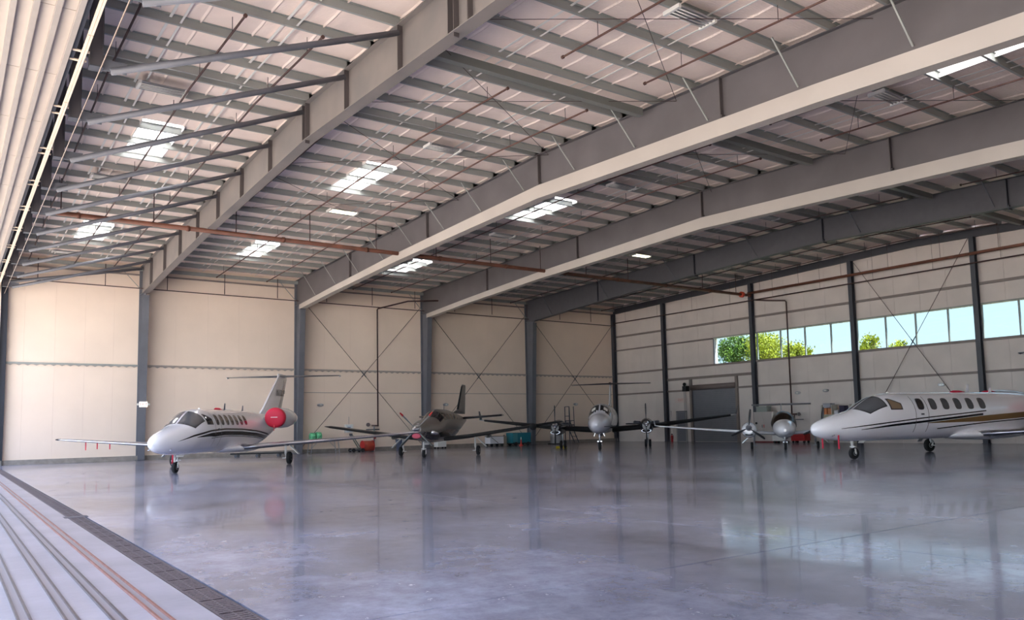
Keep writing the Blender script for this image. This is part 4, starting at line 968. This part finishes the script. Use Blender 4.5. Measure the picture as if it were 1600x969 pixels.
# ------------------------------------------------------------------ equipment along the walls
def cyl_z(m, x, y, z0, z1, r, n=16): return m.lathe([(z0, r), (z1, r)], (x, y, 0), 'z', n)
WB = Vector((0.8, -25.9, 0))
t = thing('work_bench', 'light folding work bench by the left wall under green wrapped rolls', 'bench', (0.8, -25.95, 0))
MB().box(-.35, .35, -1.15, 1.15, .78, .83).build('bench_top', ALU, t)
for sy in (-1, 1):
    MB().bar((-.3, sy*.85, .78), (-.3, sy*.95, 0), .04, .04).bar((.3, sy*.85, .78), (.3, sy*.95, 0), .04, .04).box(-.3, .3, sy*.9-.02, sy*.9+.02, .1, .14).build('leg_frame', ALU, t)
    MB().bar((0, sy*.82, .3), (0, sy*.35, .76), .025, .025).build('leg_brace', ALU, t)
GREEN = mat('green_shrink_wrap', (52, 150, 96), .3, coat=.4, c2=(120, 214, 160), scale=8, var=.1)
for k, (y, r) in enumerate(((-26.68, .24), (-26.30, .26))):
    o = tag(MB().lathe([(-.17, r*.8), (-.14, r), (.14, r), (.17, r*.8)], (0, 0, 0), 'y', 18).build('wrapped_roll', GREEN), 'green wrapped roll on the work bench, %s one' % ('left' if k == 0 else 'right'), 'roll', 'green rolls on the bench'); o.location = (.8, y, .83+r)
t = thing('floor_jack', 'grey leaning aircraft jack with small wheels on the floor by the red drum', 'jack', (1.2, -23.85, 0))
for sx in (-1, 1): MB().bar((sx*.18, .25, .12), (sx*.14, -.42, 1.15), .07, .05).build('jack_arm', mat('olive_steel', (98, 104, 96), .5), t)
MB().box(-.24, .24, -.42, .32, .08, .16).build('jack_base', STEELD, t)
for sy in (-.35, .28):
    for sx in (-1, 1): MB().lathe([(-.04, .12), (.04, .12)], (sx*.28, sy, .12), 'x', 14).build('wheel', BLACK, t)
MB().box(-.17, .17, -.46, -.38, 1.05, 1.2).build('jack_saddle', STEELD, t)
t = thing('red_drum', 'red hose drum standing on the floor beside the left wall riser pipe', 'drum', (1.2, -23.12, 0))
MB().lathe([(-.34, .30), (-.30, .34), (.30, .34), (.34, .30)], (0, 0, .36), 'y', 20).build('drum_body', mat('rusty_red_drum', (164, 62, 46), .5, var=.1), t)
for sy in (-.36, .36): MB().lathe([(-.015, .36), (.015, .36)], (0, sy, .37), 'y', 20).build('drum_rim', REDP, t)
for sy in (-.3, .3): MB().box(-.25, .25, sy-.02, sy+.02, 0, .06).build('foot', STEELD, t)
t = thing('electric_panel', 'white electric panel box on the left wall beside the dark wing tip', 'panel', (0.08, -23.92, 1.25))
MB().box(-.07, .08, -.28, .28, 0, .55).build('panel_box', WHITEM, t)
MB().box(.08, .095, -.20, .14, .06, .48).build('panel_door', mat('pale_panel_door', (206, 214, 222), .4), t)
MB().box(.095, .10, -.14, .08, .30, .38).build('notice', mat('blue_grey_notice', (120, 130, 150), .5), t)
MB().tube([(0, 0, .55), (0, 0, 1.05)], .012, 6).build('conduit', STEEL, t)
t = thing('waste_bin', 'blue grey waste bin by the left wall between the propeller plane wheels', 'bin', (1.0, -20.7, 0))
MB().lathe([(0, .2), (.68, .26), (.70, .27)], (0, 0, 0), 'z', 18).build('bin_body', mat('blue_grey_plastic', (96, 104, 126), .5), t)
MB().lathe([(.66, .275), (.72, .275), (.74, .2)], (0, 0, 0), 'z', 18).build('bin_lid', mat('dark_blue_plastic', (74, 80, 98), .5), t)
t = thing('tool_chest', 'small white chest on black castors under the dark propeller plane', 'chest', (1.0, -17.55, 0))
MB().box(-.25, .25, -.35, .35, .12, .55).build('chest_body', WHITEM, t)
MB().box(-.26, .26, -.36, .36, .55, .59).build('chest_lid', WHITEM, t)
for sx in (-1, 1):
    for sy in (-1, 1): MB().lathe([(-.03, .06), (.03, .06)], (sx*.2, sy*.3, .06), 'x', 12).build('castor', BLACK, t)
t = thing('white_cart', 'white sided cart with black frame and wheels by the left wall', 'cart', (1.2, -13.15, 0))
MB().box(-.35, .35, -.58, .58, .2, .72).build('cart_body', mat('white_tarpaulin', (220, 220, 224), .5), t)
for z in (.18, .72): MB().box(-.37, .37, -.60, .60, z, z+.03).build('frame_rail', BLACK, t)
MB().bar((.36, -.5, .68), (.36, .1, .25), .03, .03).build('frame_brace', BLACK, t)
for sy in (-.45, .45):
    for sx in (-1, 1): MB().lathe([(-.03, .11), (.03, .11)], (sx*.32, sy, .11), 'x', 12).build('wheel', BLACK, t)
t = thing('storage_can', 'tan metal can standing between the white cart and teal cabinet', 'can', (1.2, -12.28, 0))
MB().lathe([(0, .2), (.7, .2), (.76, .14)], (0, 0, 0), 'z', 16).build('can_body', mat('tan_can', (168, 156, 140), .5), t)
MB().lathe([(.76, .05), (.82, .05)], (0, 0, 0), 'z', 10).build('can_neck', STEELD, t)
TEAL = mat('teal_enamel', (22, 112, 130), .35)
t = thing('power_cart', 'teal ground power cart on dark wheels beside the third column', 'cart', (1.25, -10.95, 0))
MB().box(-.4, .4, -.9, .75, .22, .95).build('cabinet', TEAL, t)
MB().box(.4, .42, -.85, -.45, .28, .9).build('side_door', mat('pale_teal_door', (70, 140, 150), .4), t)
MB().box(-.42, .42, -.92, .77, .14, .22).build('chassis', BLACK, t)
for sy in (-.6, .5):
    for sx in (-1, 1): MB().lathe([(-.05, .14), (.05, .14)], (sx*.38, sy, .14), 'x', 14).build('wheel', BLACK, t)
o = tag(MB().lathe([(0, .16), (.04, .16), (.10, .07), (.62, .025), (.64, .02)], (0, 0, 0), 'z', 14).build('traffic_cone', mat('red_white_cone', (206, 60, 50), .5)), 'red cone with white top in front of the teal power cart', 'cone'); o.location = (1.95, -11.3, 0)
MB().lathe([(.30, .052), (.64, .024)], (0, 0, 0), 'z', 14).build('white_sleeve', WHITEM, o)
t = thing('water_tank', 'grey ribbed tank on the floor behind the left engine of the silver twin', 'tank', (1.1, -7.35, 0))
MB().lathe([(.05, .42), (.1, .45), (.68, .45), (.74, .38), (.76, .1)], (0, 0, 0), 'z', 22).build('tank_body', mat('translucent_grey_tank', (158, 158, 162), .4), t)
for k in range(4): MB().lathe([(.16+.15*k, .46), (.19+.15*k, .46)], (0, 0, 0), 'z', 22).build('tank_rib', ALU, t)
MB().box(-.46, .46, -.46, .46, 0, .06).build('pallet', BLACK, t)
t = thing('rolling_ladder', 'tall dark rolling ladder against the left wall by the corner', 'ladder', (1.5, -6.1, 0))
for sx in (-.26, .26):
    MB().bar((sx+.0, -.42, 1.75), (sx, .45, 0.05), .05, .05).build('side_rail', STEELD, t)
    MB().bar((sx, -.45, 0), (sx, -.45, 2.85), .045, .045).build('upright', STEELD, t)
    MB().bar((sx, .05, 1.0), (sx, -.02, 2.85), .04, .04).build('hand_rail', STEELD, t)
for k in range(6): MB().box(-.26, .26, .38-.14*k-.08, .38-.14*k+.08, .25+.29*k, .28+.29*k).build('step', STEELD, t)
for z in (2.1, 2.82): MB().box(-.26, .26, -.46, -.42, z, z+.04).build('cross_bar', STEELD, t)
MB().box(-.28, .28, -.45, .0, 1.74, 1.79).build('platform', STEELD, t)
t = thing('flat_trolley', 'long low black trolley on the floor behind the left jet wing root', 'trolley', (2.7, -30.7, 0), 1.02)
MB().box(-1.5, 1.5, -.35, .35, .16, .24).build('platform', BLACK, t)
for sx in (-1.2, 0, 1.2):
    for sy in (-.3, .3): MB().lathe([(-.03, .08), (.03, .08)], (sx, sy, .08), 'y', 12).build('wheel', STEELD, t)
MB().tube([(1.5, 0, .2), (2.3, 0, .12)], .025, 6).build('tow_bar', STEEL, t)
for k in range(2):
    t = thing('wheel_chock', 'yellow wheel chock on the floor %s the twin turboprop left wheels' % ('left of' if k == 0 else 'right of'), 'chock', (9.72+.34*k, -14.05+.30*k, 0), -.8, 'yellow chocks')
    MB().add([(-.1,-.12,0),(.1,-.12,0),(.1,.12,0),(-.1,.12,0),(-.08,-.12,.14),(-.08,.12,.14)], [(0,3,2,1),(0,1,4),(3,5,2),(1,2,5,4),(0,4,5,3)]).build('block', mat('chock_yellow', (214, 190, 50), .6), t)
    MB().tube([(0, -.12, .05), (0, -.3, .02)], .01, 5).build('rope', BLACK, t)
# end wall group
t = thing('locker_cabinet', 'pale grey double locker cabinet on the end wall by the second column', 'cabinet', (15.5, -.75, 0))
MB().box(-.75, .75, -.3, .3, .1, 2.05).build('cabinet_body', mat('pale_warm_cabinet', (190, 182, 178), .45), t)
for sx in (-1, 1):
    d_ = MB().box(sx*.01, sx*.73, -.32, -.30, .14, 2.0).build('cabinet_door', mat('pale_warm_cabinet', (190, 182, 178), .45), t)
    MB().box(sx*.05, sx*.09, -.35, -.32, 1.0, 1.2).build('handle', REDP if sx > 0 else STEELD, d_)
MB().box(-.76, .76, -.31, .31, 0, .1).build('plinth', mat('dark_red_plinth', (112, 44, 44), .6), t)
o = tag(MB().box(-.42, .42, -.25, .25, 0, .34).box(-.45, .45, -.27, .27, .34, .38).build('grey_box', mat('grey_green_box', (150, 156, 150), .5)), 'grey green storage box standing on top of the locker cabinet', 'box'); o.location = (15.35, -.75, 2.05)
t = thing('low_cart', 'low white cart on the floor left of the red tool trolley', 'cart', (17.25, -1.6, 0))
MB().box(-.45, .45, -.3, .3, .14, .5).build('cart_body', WHITEM, t)
for sx in (-.35, .35):
    for sy in (-.22, .22): MB().lathe([(-.03, .08), (.03, .08)], (sx, sy, .08), 'y', 12).build('castor', BLACK, t)
t = thing('tool_trolley', 'red tool trolley near the end wall under the white twin plane wing', 'trolley', (18.5, -1.3, 0))
MB().box(-.5, .5, -.3, .3, .15, .72).build('trolley_body', REDP, t)
for k in range(3): MB().box(-.46, .46, -.32, -.30, .2+.17*k, .34+.17*k).build('drawer', mat('dark_red_drawer', (150, 24, 28), .35), t)
for sx in (-.4, .4):
    for sy in (-.22, .22): MB().lathe([(-.03, .08), (.03, .08)], (sx, sy, .08), 'y', 12).build('castor', BLACK, t)
t = thing('storage_shelf', 'cream storage shelving on the end wall showing above the right jet nose', 'shelf', (21.0, -1.0, 0))
for x in (-.95, -.9, -.22, .95): MB().box(x-.025, x+.025, -.3, .3, 0, 2.35).build('upright', mat('cream_shelf_post', (206, 200, 190), .5), t)
for z in (.35, 1.1, 1.75): MB().box(-.95, .95, -.3, .3, z-.02, z+.02).build('shelf_board', mat('cream_shelf_board', (196, 190, 176), .5), t)
MB().box(-.95, -.2, -.30, -.27, 1.12, 1.72).build('side_panel', mat('khaki_panel', (176, 170, 146), .6), t)
bx_ = [((20.28, 1.77), (.30, .5, .40), 'orange cardboard box', (212, 130, 78)), ((20.62, 1.77), (.24, .5, .38), 'brown orange cardboard box', (196, 132, 90)), ((20.42, 2.18), (.50, .5, .28), 'grey plastic crate', (172, 172, 180)), ((21.05, 1.77), (.26, .5, .24), 'white plastic box', (222, 220, 222)), ((21.45, 1.77), (.34, .5, .52), 'dark navy box', (52, 46, 70)), ((21.78, 1.77), (.22, .5, .20), 'light tan box', (190, 180, 160))]
for (xx, z), (w, d, h), nm_, c in bx_:
    where = {'grey plastic crate': 'on top of the orange boxes'}.get(nm_, 'on the upper shelf behind the right jet nose')
    o = tag(MB().box(-w/2, w/2, -d/2, d/2, 0, h).build('storage_box', mat('box_'+nm_.replace(' ', '_'), c, .6)), '%s %s' % (nm_, where), 'box', 'boxes on the storage shelf'); o.location = (xx, -1.0, z)
    MB().box(-w/2-.005, w/2+.005, -d/2-.005, d/2+.005, h-.05, h-.02).build('lid_edge', mat('box_edge_'+nm_.replace(' ', '_'), tuple(int(v*.8) for v in c), .6), o)
o = tag(MB().box(-.5, .5, -.28, .28, 0, .55).build('black_crate', BLACK), 'black crate on the middle shelf behind the right jet nose', 'crate'); o.location = (21.4, -1.0, 1.13)

# ------------------------------------------------------------------ outside: trees and power lines beyond the windows
BARK = mat('tree_bark', (92, 76, 58), .9, var=.2, scale=6)
def leafmat(name, c1, c2):
    m = mat(name, c1, .6, var=.25, scale=1.5, c2=c2); return m
def tree(label, loc, h, cr_, zc, m, n, seed, squash=1.0):
    rnd = random.Random(seed)
    t = thing('leafy_tree', label, 'tree', loc, rnd.random()*6, 'trees beyond the windows')
    MB().tube([(0, 0, 0), (.1, 0, h*.35), (0, .1, h*.62)], .26, 9, .12).build('trunk', BARK, t)
    cl_ = []; bm_ = MB()
    for k in range(26):
        a = rnd.random()*2*PI; u = rnd.random()*2-1; rr = cr_*rnd.random()**.45
        p = Vector((rr*math.cos(a)*math.sqrt(1-u*u), rr*math.sin(a)*math.sqrt(1-u*u), zc+rr*u*squash)); cl_.append(p)
        if k < 12: bm_.tube([(0, .05, h*.4), Vector((p.x*.5, p.y*.5, h*.4+(p.z-h*.4)*.6)), p], .07, 5, .02)
    bm_.build('branches', BARK, t)
    f = MB()
    for k in range(n):
        c = cl_[rnd.randrange(len(cl_))]; s_ = cr_*.20
        p = c+Vector((rnd.gauss(0, s_), rnd.gauss(0, s_), rnd.gauss(0, s_)))
        a = Vector((rnd.gauss(0,1), rnd.gauss(0,1), rnd.gauss(0,1))).normalized(); b = a.cross(Vector((rnd.gauss(0,1), rnd.gauss(0,1), rnd.gauss(0,1)))).normalized(); l_ = rnd.uniform(.09, .17)
        f.add([p-a*l_, p+b*l_*.5, p+a*l_, p-b*l_*.5], [(0,1,2,3)])
    o = f.build('foliage', m, t); o['kind'] = 'stuff'
LG, LY_ = leafmat('green_leaves', (70, 104, 40), (120, 150, 50)), leafmat('yellow_green_leaves', (150, 160, 40), (196, 196, 60))
tree('dark green tree seen through the leftmost window pane', (-7.6, 25, -.05), 11.0, 1.9, 9.2, LG, 5200, 1, 1.0)
tree('yellow green tree seen between the second column and riser pipe', (-3.4, 25, -.05), 11.2, 2.2, 8.8, LY_, 6500, 2, .9)
tree('small yellow tree top right of the riser pipe', (-.6, 26, -.05), 9.4, 1.3, 8.1, LY_, 3000, 3, .8)
tree('small tree top at the bottom of the windows right of the third column', (8.0, 25, -.05), 9.2, .95, 8.25, LY_, 1600, 4, .9)
tree('smallest tree top low in the windows right of the third column', (11.0, 25, -.05), 8.4, .8, 7.75, LY_, 1300, 5, .9)
for k, (x, y) in enumerate(((-30, 40), (70, 34))):
    t = thing('power_pole', 'wooden power pole outside, hidden %s the window strip' % ('left of' if k == 0 else 'right of'), 'pole', (x, y, -.05))
    MB().tube([(0, 0, 0), (0, 0, 16.5)], .16, 10, .11).build('pole_shaft', BARK, t)
    MB().box(-.08, .08, -1.2, 1.2, 15.6, 15.8).build('cross_arm', BARK, t)
for k, (dy, z) in enumerate(((-1.0, 15.80), (1.0, 15.80))):
    pts = [(-30+100*u, 40-6*u+dy, z-.05-3.0*4*u*(1-u)*.5) for u in [i/24 for i in range(25)]]
    tag(MB().tube(pts, .02, 4).build('power_line', STEELD), 'thin power cable crossing the sky outside the windows, %s one' % ('nearer' if k == 0 else 'farther'), 'cable', 'power cables outside')
